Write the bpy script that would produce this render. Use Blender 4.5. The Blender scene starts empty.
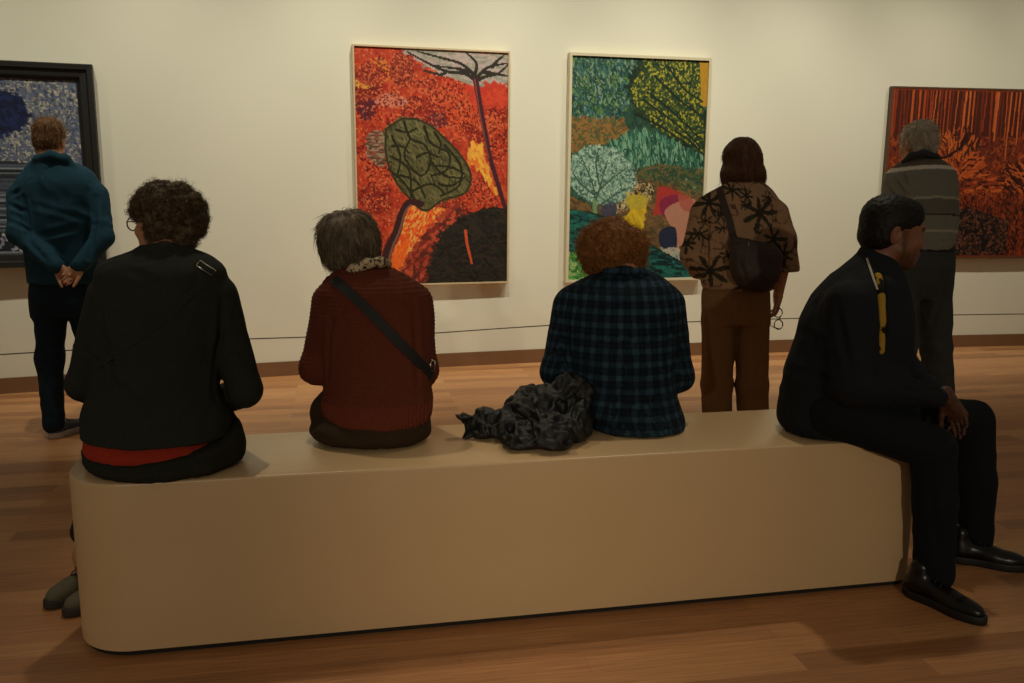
import bpy, math
import numpy as np
from mathutils import Vector, Matrix

# ------------------------------------------------------------------ camera, world, light, exposure
SC = bpy.context.scene
COL = SC.collection
EYE = 1.5
PITCH = math.radians(10.5045); ROLL = math.radians(0.4563); FPX = 900.0
cam_data = bpy.data.cameras.new('camera')
cam_data.sensor_width = 36.0
cam_data.lens = FPX / 1024.0 * 36.0
cam_data.clip_end = 100
cam = bpy.data.objects.new('camera', cam_data)
COL.objects.link(cam)
cam.matrix_world = (Matrix.Translation((0, 0, EYE)) @ Matrix.Rotation(math.pi / 2 - PITCH, 4, 'X')
                    @ Matrix.Rotation(ROLL, 4, 'Z'))
SC.camera = cam
SC.view_settings.view_transform = 'Standard'
SC.view_settings.look = 'None'
SC.view_settings.gamma = 1
SC.view_settings.use_curve_mapping = False
SC.view_settings.exposure = 0.0

world = bpy.data.worlds.new('world'); SC.world = world
world.use_nodes = True
world.node_tree.nodes['Background'].inputs[0].default_value = (1.0, 0.84, 0.64, 1)
world.node_tree.nodes['Background'].inputs[1].default_value = 0.11


def wall_y(x):
    return 7.1278 + .2771 * x - .0146 * x * x


def spot(name, loc, aim, power, size, blend, col, rad=.04):
    d = bpy.data.lights.new(name, 'SPOT')
    d.energy = power; d.spot_size = math.radians(size); d.spot_blend = blend
    d.color = col; d.shadow_soft_size = rad
    o = bpy.data.objects.new(name, d); COL.objects.link(o)
    o.location = loc
    o.rotation_euler = (Vector(aim) - Vector(loc)).to_track_quat('-Z', 'Y').to_euler()
    return o


WARM = (1.0, .96, .82)
# track spots that wash the curved wall
for x, pw in ((-4.3, 120), (-3.1, 150), (-1.9, 200), (-.7, 235), (.5, 245), (1.7, 225), (2.9, 175), (4.1, 135), (5.3, 90)):
    t = math.atan(.2771 - .0292 * x)
    n = Vector((math.sin(t), -math.cos(t), 0))
    w = Vector((x, wall_y(x), 0))
    p = w + n * 1.85
    spot('track_spot', (p.x, p.y, 4.4), (w.x, w.y, 1.15), pw, 70, 1.0, WARM, .025)
# added low fill pair behind camera for the bench face; downlights beyond the bench
for x, y, z, pw, sz in ((-1.6, -4.2, 2.6, 220, 30), (1.8, -4.0, 2.6, 280, 30), (-1.3, 4.2, 4.4, 120, 36), (1.3, 4.4, 4.4, 120, 36)):
    spot('bench_fill_or_downlight', (x, y, z), (x * .55, 3.2 if y > 0 else 2.8, .6), pw, sz, .8, (1.0, .87, .66), .06)


# ------------------------------------------------------------------ picking points of the place
def ray(x, y):
    u, v = x - 512, y - 341.5
    c, s = math.cos(ROLL), math.sin(ROLL)
    a, b = c * u + s * v, -s * u + c * v
    return np.array([a, FPX * math.cos(PITCH) - b * math.sin(PITCH), -b * math.cos(PITCH) - FPX * math.sin(PITCH)])


O = np.array([0, 0, EYE])


def px(x, y, Y):
    d = ray(x, y); return O + d * (Y / d[1])


def pz(x, y, Z):
    d = ray(x, y); return O + d * ((Z - EYE) / d[2])


# ------------------------------------------------------------------ objects
def tag(o, label=None, cat=None, group=None, kind=None):
    if label: o['label'] = label
    if cat: o['category'] = cat
    if group: o['group'] = group
    if kind: o['kind'] = kind
    return o


def empty(name, loc, label=None, cat=None, group=None, rz=0):
    o = bpy.data.objects.new(name, None); COL.objects.link(o)
    o.location = Vector(loc); o.rotation_euler = (0, 0, rz); o.empty_display_size = .1
    return tag(o, label, cat, group)


def link(name, me, parent=None, mats=(), smooth=True):
    o = bpy.data.objects.new(name, me); COL.objects.link(o)
    for m in mats: me.materials.append(m)
    if smooth and len(me.polygons):
        me.polygons.foreach_set('use_smooth', np.ones(len(me.polygons), bool))
    if parent is not None:
        o.parent = parent
        o.matrix_parent_inverse = Matrix.Translation(-parent.location) if parent.type == 'EMPTY' and parent.parent is None else Matrix()
    return o


def mesh_from(name, V, Fs):
    me = bpy.data.meshes.new(name)
    V = np.asarray(V, np.float32)
    if isinstance(Fs, np.ndarray):
        n, k = Fs.shape
        me.vertices.add(len(V)); me.vertices.foreach_set('co', V.ravel())
        me.loops.add(n * k); me.loops.foreach_set('vertex_index', Fs.astype(np.int32).ravel())
        me.polygons.add(n)
        me.polygons.foreach_set('loop_start', np.arange(0, n * k, k, dtype=np.int32))
        me.polygons.foreach_set('loop_total', np.full(n, k, np.int32))
        me.update(calc_edges=True); me.validate()
    else:
        me.from_pydata([tuple(map(float, v)) for v in V], [], [tuple(map(int, f)) for f in Fs]); me.update()
    return me


def set_col(me, name, C):
    a = me.color_attributes.new(name, 'FLOAT_COLOR', 'POINT')
    C = np.asarray(C, np.float32)
    if C.shape[1] == 3: C = np.hstack([C, np.ones((len(C), 1), np.float32)])
    a.data.foreach_set('color', C.ravel())


# ------------------------------------------------------------------ materials
def srgb(h):
    r = [int(h[i:i + 2], 16) / 255 for i in (0, 2, 4)]
    return tuple(((c + .055) / 1.055) ** 2.4 if c > .04045 else c / 12.92 for c in r)


def nodes(name):
    m = bpy.data.materials.new(name); m.use_nodes = True
    nt = m.node_tree
    return m, nt, nt.nodes['Principled BSDF']


def add(nt, t, **k):
    n = nt.nodes.new(t)
    for a, b in k.items():
        if a.startswith('i_'):
            n.inputs[int(a[2:])].default_value = b
        else:
            setattr(n, a, b)
    return n


def plain(name, col, rough=.6, metal=0, spec=.5, noise=0, scale=20, bump=0, bscale=200, sheen=0, attr=None, coat=0):
    """a surface in one colour with soft mottling and a fine bump; attr multiplies a vertex colour in"""
    m, nt, b = nodes(name)
    b.inputs['Roughness'].default_value = rough
    b.inputs['Metallic'].default_value = metal
    b.inputs['Specular IOR Level'].default_value = spec
    b.inputs['Coat Weight'].default_value = coat
    if sheen:
        b.inputs['Sheen Weight'].default_value = sheen
        b.inputs['Sheen Roughness'].default_value = .5
    tc = add(nt, 'ShaderNodeTexCoord')
    L = nt.links.new
    n1 = add(nt, 'ShaderNodeTexNoise'); n1.inputs['Scale'].default_value = scale; n1.inputs['Detail'].default_value = 4
    L(tc.outputs['Object'], n1.inputs['Vector'])
    mx = add(nt, 'ShaderNodeMix', data_type='RGBA')
    mx.inputs[6].default_value = (*[c * (1 - noise) for c in col[:3]], 1)
    mx.inputs[7].default_value = (*[min(1, c * (1 + noise)) for c in col[:3]], 1)
    L(n1.outputs['Fac'], mx.inputs[0])
    src = mx.outputs[2]
    if attr:
        at = add(nt, 'ShaderNodeVertexColor', layer_name=attr)
        mm = add(nt, 'ShaderNodeMix', data_type='RGBA', blend_type='MULTIPLY'); mm.inputs[0].default_value = 1
        L(src, mm.inputs[6]); L(at.outputs[0], mm.inputs[7]); src = mm.outputs[2]
    L(src, b.inputs['Base Color'])
    if bump:
        n2 = add(nt, 'ShaderNodeTexNoise'); n2.inputs['Scale'].default_value = bscale; n2.inputs['Detail'].default_value = 3
        L(tc.outputs['Object'], n2.inputs['Vector'])
        bp = add(nt, 'ShaderNodeBump'); bp.inputs['Strength'].default_value = bump; bp.inputs['Distance'].default_value = .004
        L(n2.outputs['Fac'], bp.inputs['Height']); L(bp.outputs['Normal'], b.inputs['Normal'])
    return m


def floor_mat():
    m, nt, b = nodes('oak_strip_floor')
    L = nt.links.new
    tc = add(nt, 'ShaderNodeTexCoord')
    mp = add(nt, 'ShaderNodeMapping'); mp.inputs['Rotation'].default_value = (0, 0, -math.radians(10.9))
    mp.inputs['Location'].default_value = (0.32, .043, 0)
    L(tc.outputs['Object'], mp.inputs['Vector'])
    br = add(nt, 'ShaderNodeTexBrick', offset=.37, offset_frequency=2, squash=1.0)
    br.inputs['Color1'].default_value = (0, 0, 0, 1); br.inputs['Color2'].default_value = (1, 1, 1, 1)
    br.inputs['Mortar'].default_value = (.5, .5, .5, 1)
    br.inputs['Scale'].default_value = 1; br.inputs['Mortar Size'].default_value = 0.0006
    br.inputs['Mortar Smooth'].default_value = .5
    br.inputs['Brick Width'].default_value = 1.05; br.inputs['Row Height'].default_value = .099
    L(mp.outputs[0], br.inputs['Vector'])
    rp = add(nt, 'ShaderNodeValToRGB')
    e = rp.color_ramp.elements
    e[0].position = 0; e[0].color = (*srgb('9c6a41'), 1)
    e[1].position = 1; e[1].color = (*srgb('c48f5c'), 1)
    k = e.new(.35); k.color = (*srgb('b47d4e'), 1)
    k = e.new(.7); k.color = (*srgb('bd8655'), 1)
    L(br.outputs['Color'], rp.inputs[0])
    gm = add(nt, 'ShaderNodeMapping'); gm.inputs['Scale'].default_value = (1.6, 42, 1)
    L(mp.outputs[0], gm.inputs['Vector'])
    gn = add(nt, 'ShaderNodeTexNoise'); gn.inputs['Scale'].default_value = 3; gn.inputs['Detail'].default_value = 6
    gn.inputs['Distortion'].default_value = .4
    L(gm.outputs[0], gn.inputs['Vector'])
    gr = add(nt, 'ShaderNodeMapRange'); gr.inputs[1].default_value = .3; gr.inputs[2].default_value = .7
    gr.inputs[3].default_value = .74; gr.inputs[4].default_value = 1.16
    L(gn.outputs['Fac'], gr.inputs[0])
    mx = add(nt, 'ShaderNodeMix', data_type='RGBA', blend_type='MULTIPLY'); mx.inputs[0].default_value = 1
    L(rp.outputs[0], mx.inputs[6]); L(gr.outputs[0], mx.inputs[7])
    dk = add(nt, 'ShaderNodeMix', data_type='RGBA'); dk.inputs[7].default_value = (*srgb('3c2414'), 1)
    fm = add(nt, 'ShaderNodeMath', operation='MULTIPLY'); fm.inputs[1].default_value = .55
    L(br.outputs['Fac'], fm.inputs[0]); L(fm.outputs[0], dk.inputs[0]); L(mx.outputs[2], dk.inputs[6])
    L(dk.outputs[2], b.inputs['Base Color'])
    b.inputs['Roughness'].default_value = .42
    bp = add(nt, 'ShaderNodeBump'); bp.inputs['Strength'].default_value = .12; bp.inputs['Distance'].default_value = .002
    L(gn.outputs['Fac'], bp.inputs['Height']); L(bp.outputs['Normal'], b.inputs['Normal'])
    return m


M = dict(
    wall=plain('cream_wall_paint', srgb('e0dbc4'), .9, spec=.2, noise=.015, scale=3, bump=.08, bscale=350),
    floor=floor_mat(),
    base=plain('brown_baseboard', srgb('7a5636'), .55, noise=.12, scale=8),
    bench=plain('beige_bench_lacquer', srgb('d2b285'), .3, noise=.03, scale=5, bump=.1, bscale=500),
    plinth=plain('dark_plinth', srgb('1a130d'), .8),
    black=plain('black_frame_wood', srgb('17150f'), .5, noise=.2, scale=30, bump=.2, bscale=80),
    pale=plain('pale_frame_wood', srgb('c9b188'), .55, noise=.08, scale=25),
    white=plain('white_frame_wood', srgb('cfc3a2'), .55, noise=.05, scale=25),
    brownf=plain('brown_frame_wood', srgb('5a3a22'), .5, noise=.1, scale=25),
    cord=plain('grey_elastic_cord', srgb('4a3d2c'), .7),
)

# ------------------------------------------------------------------ the room
nx = 60
xs = np.linspace(-6.5, 8.5, nx)


def strip(name, z0, z1, off0, off1, mat, kind='structure'):
    """a slab that follows the curved wall, from off0 to off1 in front of it"""
    V = []; Fq = []
    for x in xs:
        t = math.atan(.2771 - .0292 * x); n = np.array([math.sin(t), -math.cos(t)])
        w = np.array([x, wall_y(x)])
        a, b = w + n * off0, w + n * off1
        V += [(*a, z0), (*a, z1), (*b, z1), (*b, z0)]
    for i in range(nx - 1):
        k = 4 * i
        for j in range(4):
            Fq.append((k + j, k + 4 + j, k + 4 + (j + 1) % 4, k + (j + 1) % 4))
    Fq.append((0, 1, 2, 3)); e = 4 * (nx - 1); Fq.append((e + 3, e + 2, e + 1, e))
    me = mesh_from(name, V, Fq)
    o = link(name, me, None, [mat], False)
    tag(o, kind=kind)
    import bmesh
    bm = bmesh.new(); bm.from_mesh(me); bmesh.ops.recalc_face_normals(bm, faces=bm.faces); bm.to_mesh(me); bm.free()
    return o


strip('wall_back', 0, 4.9, -.2, 0, M['wall'])
strip('baseboard_back', 0, .108, 0.0005, .018, M['base'])
fl = mesh_from('floor', [(-7, -3, 0), (9, -3, 0), (9, 9, 0), (-7, 9, 0), (-7, -3, -.1), (9, -3, -.1), (9, 9, -.1), (-7, 9, -.1)],
               [(0, 1, 2, 3), (7, 6, 5, 4), (0, 4, 5, 1), (1, 5, 6, 2), (2, 6, 7, 3), (3, 7, 4, 0)])
tag(link('floor', fl, None, [M['floor']], False), kind='structure')


def rbox(cx, cy, hx, hy, rl, rr, n=14):
    P = []
    for (sx, sy, a0) in ((1, 1, 0), (-1, 1, 90), (-1, -1, 180), (1, -1, 270)):
        r = rr if sx > 0 else rl
        for i in range(n + 1):
            a = math.radians(a0 + 90 * i / n)
            P.append((cx + sx * (hx - r) + r * math.cos(a), cy + sy * (hy - r) + r * math.sin(a)))
    return P


def prism(name, outline, z0, z1, mat, parent, bev=0, nb=3):
    """outline raised from z0 to z1 with a rounded top edge"""
    P = np.array(outline); c = P.mean(0)
    nxt = np.roll(P, -1, 0) - np.roll(P, 1, 0)
    nrm = np.stack([nxt[:, 1], -nxt[:, 0]], 1); nrm /= np.linalg.norm(nrm, axis=1)[:, None] + 1e-9
    rings = [(z0, 0)]
    if bev:
        for i in range(nb + 1):
            a = math.pi / 2 * i / nb
            rings.append((z1 - bev + bev * math.sin(a), bev * (1 - math.cos(a))))
    else:
        rings.append((z1, 0))
    V = []
    for z, ins in rings:
        q = P - nrm * ins
        V += [(x, y, z) for x, y in q]
    n = len(P); Fq = []
    for k in range(len(rings) - 1):
        for i in range(n):
            j = (i + 1) % n
            Fq.append((k * n + i, k * n + j, (k + 1) * n + j, (k + 1) * n + i))
    Fq.append(tuple(range(n - 1, -1, -1))); Fq.append(tuple((len(rings) - 1) * n + i for i in range(n)))
    o = link(name, mesh_from(name, V, Fq), parent, [mat], True)
    m = o.modifiers.new('es', 'EDGE_SPLIT'); m.split_angle = math.radians(40)
    return o


# bench, turned 11.7 degrees; local x along its front face
BA = math.atan(.2072)
b0 = np.array([0, 2.8441]); ub = np.array([math.cos(BA), math.sin(BA)]); nb_ = np.array([-math.sin(BA), math.cos(BA)])
BH = .569
bench = empty('gallery_bench', (b0[0], b0[1], 0), 'long beige museum bench with rounded ends in the middle of the floor', 'bench', rz=BA)
BL0, BL1, BD = -1.395, 1.55, .485
o = prism('seat_block', rbox((BL0 + BL1) / 2, BD / 2, (BL1 - BL0) / 2, BD / 2, .19, .075), .02, BH, M['bench'], bench, .007)
o.matrix_parent_inverse = Matrix()
o = prism('plinth', rbox((BL0 + BL1) / 2, BD / 2, (BL1 - BL0) / 2 - .012, BD / 2 - .012, .18, .065), 0, .0199, M['plinth'], bench)
o.matrix_parent_inverse = Matrix()

# ------------------------------------------------------------------ painted canvases, rastered by hand onto fine grids
class Art:
    def __init__(s, w, h, nu, seed, base):
        s.w, s.h = w, h; s.nu = nu; s.nv = int(nu * h / w)
        s.C = np.zeros((s.nv, s.nu, 3)); s.C[:] = srgb(base)
        s.U, s.Vv = np.meshgrid((np.arange(s.nu) + .5) / s.nu, (np.arange(s.nv) + .5) / s.nv)
        s.asp = h / w
        s.R = np.random.default_rng(seed)

    def poly(s, pts):
        x, y = s.U, s.Vv; ins = np.zeros(x.shape, bool); n = len(pts)
        for i in range(n):
            x0, y0 = pts[i]; x1, y1 = pts[(i + 1) % n]
            if y0 == y1: continue
            c = ((y0 > y) != (y1 > y)) & (x < (x1 - x0) * (y - y0) / (y1 - y0) + x0)
            ins ^= c
        return ins

    def smooth(s, pts, k=6):
        P = np.array(pts, float); n = len(P); out = []
        for i in range(n):
            p0, p1, p2, p3 = P[i - 1], P[i], P[(i + 1) % n], P[(i + 2) % n]
            for j in range(k):
                t = j / k
                out.append(.5 * ((2 * p1) + (-p0 + p2) * t + (2 * p0 - 5 * p1 + 4 * p2 - p3) * t * t + (-p0 + 3 * p1 - 3 * p2 + p3) * t ** 3))
        return out

    def blob(s, pts, col, a=1, sm=True):
        m = s.poly(s.smooth(pts) if sm else pts)
        s.C[m] = s.C[m] * (1 - a) + np.array(srgb(col)) * a
        return m

    def stroke(s, pts, r0, r1, col, a=1):
        pts = np.array(pts, float); n = len(pts) - 1
        cc = np.array(srgb(col))
        for i in range(n):
            p, q = pts[i], pts[i + 1]
            ra = r0 + (r1 - r0) * i / n; rb = r0 + (r1 - r0) * (i + 1) / n; rm = max(ra, rb)
            u0, u1 = int((min(p[0], q[0]) - rm) * s.nu) - 1, int((max(p[0], q[0]) + rm) * s.nu) + 2
            v0, v1 = int((min(p[1], q[1]) - rm / s.asp) * s.nv) - 1, int((max(p[1], q[1]) + rm / s.asp) * s.nv) + 2
            u0, v0 = max(u0, 0), max(v0, 0); u1, v1 = min(u1, s.nu), min(v1, s.nv)
            if u1 <= u0 or v1 <= v0: continue
            U = s.U[v0:v1, u0:u1]; W = s.Vv[v0:v1, u0:u1] * s.asp
            d = np.array([q[0] - p[0], (q[1] - p[1]) * s.asp]); L = (d ** 2).sum() + 1e-12
            t = np.clip(((U - p[0]) * d[0] + (W - p[1] * s.asp) * d[1]) / L, 0, 1)
            D = np.hypot(U - p[0] - t * d[0], W - p[1] * s.asp - t * d[1])
            k = (D < ra + (rb - ra) * t)[..., None] * a
            s.C[v0:v1, u0:u1] = s.C[v0:v1, u0:u1] * (1 - k) + cc * k

    def dabs(s, mask, n, cols, ln, wd, ang, jit=.4, a=.9):
        """short brush marks on the masked area; ang is a number or a function of (u, v)"""
        vs, us = np.nonzero(mask)
        if not len(vs): return
        pick = s.R.integers(0, len(vs), n)
        for k in pick:
            u, v = s.U[vs[k], us[k]], s.Vv[vs[k], us[k]]
            t = (ang(u, v) if callable(ang) else ang) + s.R.normal() * jit
            l = ln * (.6 + .8 * s.R.random()) / 2
            du, dv = math.cos(t) * l, math.sin(t) * l / s.asp
            s.stroke([(u - du, v - dv), (u + du, v + dv)], wd, wd * .7, cols[s.R.integers(len(cols))], a)

    def grain(s, amp):
        s.C *= 1 + s.R.normal(0, amp, s.C.shape[:2])[..., None]

    def build(s, name, parent, th=.02, rough=.5):
        """a canvas panel of real thickness, front face carrying the paint"""
        nu, nv = s.nu + 1, s.nv + 1
        uu, vv = np.meshgrid(np.linspace(0, 1, nu), np.linspace(1, 0, nv))
        V = np.stack([(uu - .5) * s.w, np.zeros_like(uu), vv * s.h], -1).reshape(-1, 3)
        iu = np.clip((uu * s.nu).astype(int), 0, s.nu - 1); iv = np.clip(((1 - vv) * s.nv).astype(int), 0, s.nv - 1)
        C = np.clip(s.C[iv, iu].reshape(-1, 3), 0, 1)
        i = np.arange((nv - 1) * (nu - 1)); r, c = i // (nu - 1), i % (nu - 1)
        a = r * nu + c
        Fq = np.stack([a, a + nu, a + nu + 1, a + 1], 1)
        n = len(V)
        # back and edges
        cor = [0, nu - 1, (nv - 1) * nu + nu - 1, (nv - 1) * nu]
        V = np.vstack([V, V[cor] + [0, th, 0]]); C = np.vstack([C, np.full((4, 3), .3)])
        b = n
        ex = [(cor[0], cor[1], b + 1, b), (cor[1], cor[2], b + 2, b + 1), (cor[2], cor[3], b + 3, b + 2), (cor[3], cor[0], b, b + 3), (b, b + 1, b + 2, b + 3)]
        me = mesh_from(name, V, np.vstack([Fq, np.array(ex)]))
        set_col(me, 'paint', C)
        mat = plain(name + '_paint', (1, 1, 1), rough, attr='paint', spec=.3, bump=.25, bscale=160)
        o = link(name, me, parent, [mat], False)
        o.matrix_parent_inverse = Matrix()
        return o


def frame_mesh(w, h, fw, depth, lip, profile=None):
    """four mitred bars round a w x h opening; front face at -lip, back at depth-lip"""
    V = []; Fq = []
    prof = profile or [(0, -lip), (fw, -lip), (fw, depth - lip), (0, depth - lip)]
    for sx, sz in ((-1, -1), (1, -1), (1, 1), (-1, 1)):
        for (o, d) in prof:
            V.append((sx * (w / 2 + o), d, h / 2 + sz * (h / 2 + o)))
    n = len(prof)
    for k in range(4):
        k2 = (k + 1) % 4
        for j in range(n):
            j2 = (j + 1) % n
            Fq.append((k * n + j, k2 * n + j, k2 * n + j2, k * n + j2))
    me = mesh_from('frame', V, Fq)
    import bmesh
    bm = bmesh.new(); bm.from_mesh(me); bmesh.ops.recalc_face_normals(bm, faces=bm.faces); bm.to_mesh(me); bm.free()
    return me


def hang(name, label, xl, xr, z0, z1, fw, depth, lip, fmat, art, profile=None):
    """hang a framed canvas whose outer edges are xl..xr along the wall and z0..z1"""
    xm = (xl + xr) / 2; t = math.atan2(wall_y(xr) - wall_y(xl), xr - xl)
    W = math.hypot(xr - xl, wall_y(xr) - wall_y(xl))
    n = np.array([math.sin(t), -math.cos(t)])
    # chord of the concave wall: push out so that the back edges touch
    p = np.array([(xl + xr) / 2, (wall_y(xl) + wall_y(xr)) / 2]) + n * (depth - lip + .004)
    root = empty(name, (p[0], p[1], z0 + fw), label, 'painting', rz=t)
    a = art(W - 2 * fw, z1 - z0 - 2 * fw)
    a.build('canvas', root)
    f = link('frame', frame_mesh(W - 2 * fw, z1 - z0 - 2 * fw, fw, depth, lip, profile), root, [fmat], False)
    f.matrix_parent_inverse = Matrix()
    return root


def art_red(w, h):
    s = Art(w, h, 300, 3, 'b83820'); c = lambda x, y: ((x - 33) / 377, (y - 42) / 573)
    P = lambda *q: [c(*k) for k in q]
    full = np.ones(s.U.shape, bool)
    s.dabs(full, 2600, ['c8421f', 'a82d18', 'd05a2e', 'b03a20', '98281a', 'c1502e'], .05, .010, 0, 1.5, .7)
    s.dabs(full, 2400, ['e07a4a', '8a2216', 'c04a30'], .009, .005, 0, 1.5, .7)
    for (x, y, rx, ry, col) in ((60, 150, 40, 50, '8c2418'), (95, 95, 25, 30, 'd9772e'), (55, 125, 24, 14, 'd9a13c'), (150, 90, 30, 45, '9c3a24'),
                                (190, 185, 55, 32, 'a53020'), (285, 115, 45, 30, 'cf3d22'), (60, 190, 24, 26, '472036'), (385, 170, 30, 50, 'b3301c'),
                                (120, 165, 40, 16, 'd58068'), (235, 210, 30, 18, '6a3038'), (300, 200, 40, 40, 'd24a24'), (80, 400, 40, 40, '9d2a1b'),
                                (270, 430, 40, 30, '9c2c1c'), (345, 380, 40, 40, 'c8452a'), (90, 340, 36, 40, 'd04a26'), (385, 260, 28, 50, 'c2381e'), (70, 105, 34, 26, 'a83a24'), (240, 150, 34, 22, 'd8552c'), (330, 240, 30, 24, 'a02a1c'), (210, 130, 26, 20, 'b8402a'), (130, 210, 40, 14, 'd04024'), (365, 215, 34, 20, 'd65a30'), (60, 290, 26, 20, 'b02c1c')):
        pts = [c(x + rx * math.cos(t) * (1 + .2 * math.sin(3 * t + x)), y + ry * math.sin(t)) for t in np.linspace(0, 6.28, 10)[:-1]]
        m = s.blob(pts, col, .85)
        s.dabs(m, int(rx * ry * .26), ['5a1a12', 'd8693e', '7a1f14', col], .009, .0045, .5, 1.5, .9)
    s.dabs(s.poly(P((180, 430), (290, 470), (180, 600), (110, 600), (110, 560))), 10, ['ff7a30'], .1, .05, 1)
    m = s.blob(P((165, 425), (240, 430), (280, 450), (215, 520), (150, 600), (95, 610), (105, 560), (140, 480)), 'e2551f', .95)
    s.dabs(m, 500, ['f0a042', 'f3742c', 'd83e1c', 'eab35a'], .02, .006, -1.0, .3)
    s.blob(P((160, 500), (130, 600), (100, 600), (120, 540)), 'f0641c', .8)
    # pale sky with branches
    m = s.blob(P((160, 44), (412, 44), (412, 110), (385, 122), (330, 128), (280, 108), (225, 88), (180, 60)), 'a9a18f', 1, False)
    s.dabs(m, 260, ['b6a79b', '98937f', 'c0a49c', '8a8c7a'], .09, .010, .15, .3, .7)
    s.dabs(s.poly(P((300, 130), (400, 115), (412, 170), (330, 170))), 90, ['d3452a', 'c43a24'], .05, .014, 0, 1)
    for q in (((330, 112), (318, 92), (290, 72), (240, 60), (185, 48)), ((330, 112), (300, 95), (255, 92), (205, 72), (160, 50)), ((325, 100), (330, 70), (305, 46)),
              ((330, 112), (355, 100), (385, 92), (410, 70)), ((333, 102), (360, 78), (412, 66)), ((318, 92), (280, 84), (225, 80)), ((345, 90), (375, 92), (412, 98)), ((370, 76), (385, 60), (400, 48)), ((255, 92), (240, 100), (200, 92))):
        s.stroke(s.bez(P(*q)), .013, .005, '2f2a22')
    s.stroke(s.bez(P((328, 108), (340, 175), (352, 235), (366, 300), (388, 370), (405, 425))), .019, .014, '45202a')
    s.stroke(s.bez(P((326, 108), (336, 175), (348, 235), (362, 300))), .005, .004, '8a4034')
    m = s.blob(P((318, 268), (340, 268), (352, 300), (368, 350), (384, 395), (350, 345), (330, 318), (308, 314)), 'dd8a2a')
    s.dabs(m, 60, ['f0b040', 'e0702a', 'e6a23a'], .04, .012, 1.2, .3)
    m = s.blob(P((62, 250), (100, 240), (106, 300), (95, 325), (66, 300)), '7a5a44', .9)
    s.dabs(m, 120, ['9a8468', '4b3028', '8a4a38'], .03, .006, 0, .3)
    # round olive crown
    cr = P((106, 235), (150, 208), (205, 218), (255, 258), (298, 305), (316, 348), (300, 388), (245, 405), (200, 432), (165, 405), (128, 360), (106, 300))
    m = s.blob(cr, '5f5a34')
    s.dabs(m, 700, ['6d683e', '545232', '7a7248', '494628', '665a34', '34301c'], .04, .006, .9, .4, .8)
    for q in (((120, 250), (140, 300), (130, 350)), ((150, 215), (165, 255), (200, 270), (215, 310), (190, 345), (150, 300), (165, 255)), ((200, 225), (215, 265), (260, 290), (255, 330), (215, 345)),
              ((215, 310), (250, 345), (300, 350)), ((120, 300), (160, 330), (165, 400)), ((165, 385), (215, 365), (250, 390)), ((110, 330), (150, 365), (185, 425)), ((250, 270), (290, 320), (285, 370), (240, 395)), ((130, 235), (160, 240), (180, 230)), ((180, 300), (205, 290), (235, 300)), ((230, 320), (270, 325), (300, 340)), ((140, 345), (180, 360), (200, 400)), ((225, 240), (240, 265), (235, 290)), ((120, 275), (145, 275), (160, 290)), ((235, 365), (265, 370), (290, 355))):
        s.stroke(s.bez(P(*q)), .009, .006, '26230f')
    s.stroke(s.bez(cr + cr[:1]), .007, .007, '34301a')
    s.stroke(s.bez(P((190, 415), (160, 412), (142, 440), (128, 485), (108, 525), (95, 575))), .02, .034, '3a1c1c')
    s.stroke(s.bez(P((165, 418), (150, 435), (136, 480), (118, 520), (106, 560))), .006, .008, '7c5448')
    m = s.poly(P((280, 412), (230, 452), (175, 520), (120, 612), (215, 616), (235, 520), (300, 450)))
    s.dabs(m, 520, ['a8402a', '86281c', 'c05034', '5a261c'], .035, .012, -.8, .6)
    m = s.blob(P((412, 428), (370, 424), (330, 434), (285, 452), (245, 485), (225, 530), (212, 575), (204, 616), (412, 616)), '1c1913', 1, False)
    s.dabs(m, 900, ['24211a', '15130f', '2c2a20', '1e1a18', '34281e'], .06, .007, .1, .5, .8)
    s.stroke(s.bez(P((302, 484), (306, 515), (312, 540), (318, 566))), .011, .007, 'c9502e')
    s.grain(.10)
    return s


def _bez(s, pts, k=6):
    P = np.array(pts, float); P = np.vstack([P[0], P, P[-1]]); out = []
    for i in range(1, len(P) - 2):
        p0, p1, p2, p3 = P[i - 1], P[i], P[i + 1], P[i + 2]
        for j in range(k):
            t = j / k
            out.append(.5 * ((2 * p1) + (-p0 + p2) * t + (2 * p0 - 5 * p1 + 4 * p2 - p3) * t * t + (-p0 + 3 * p1 - 3 * p2 + p3) * t ** 3))
    out.append(P[-1]); return out


Art.bez = _bez


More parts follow.
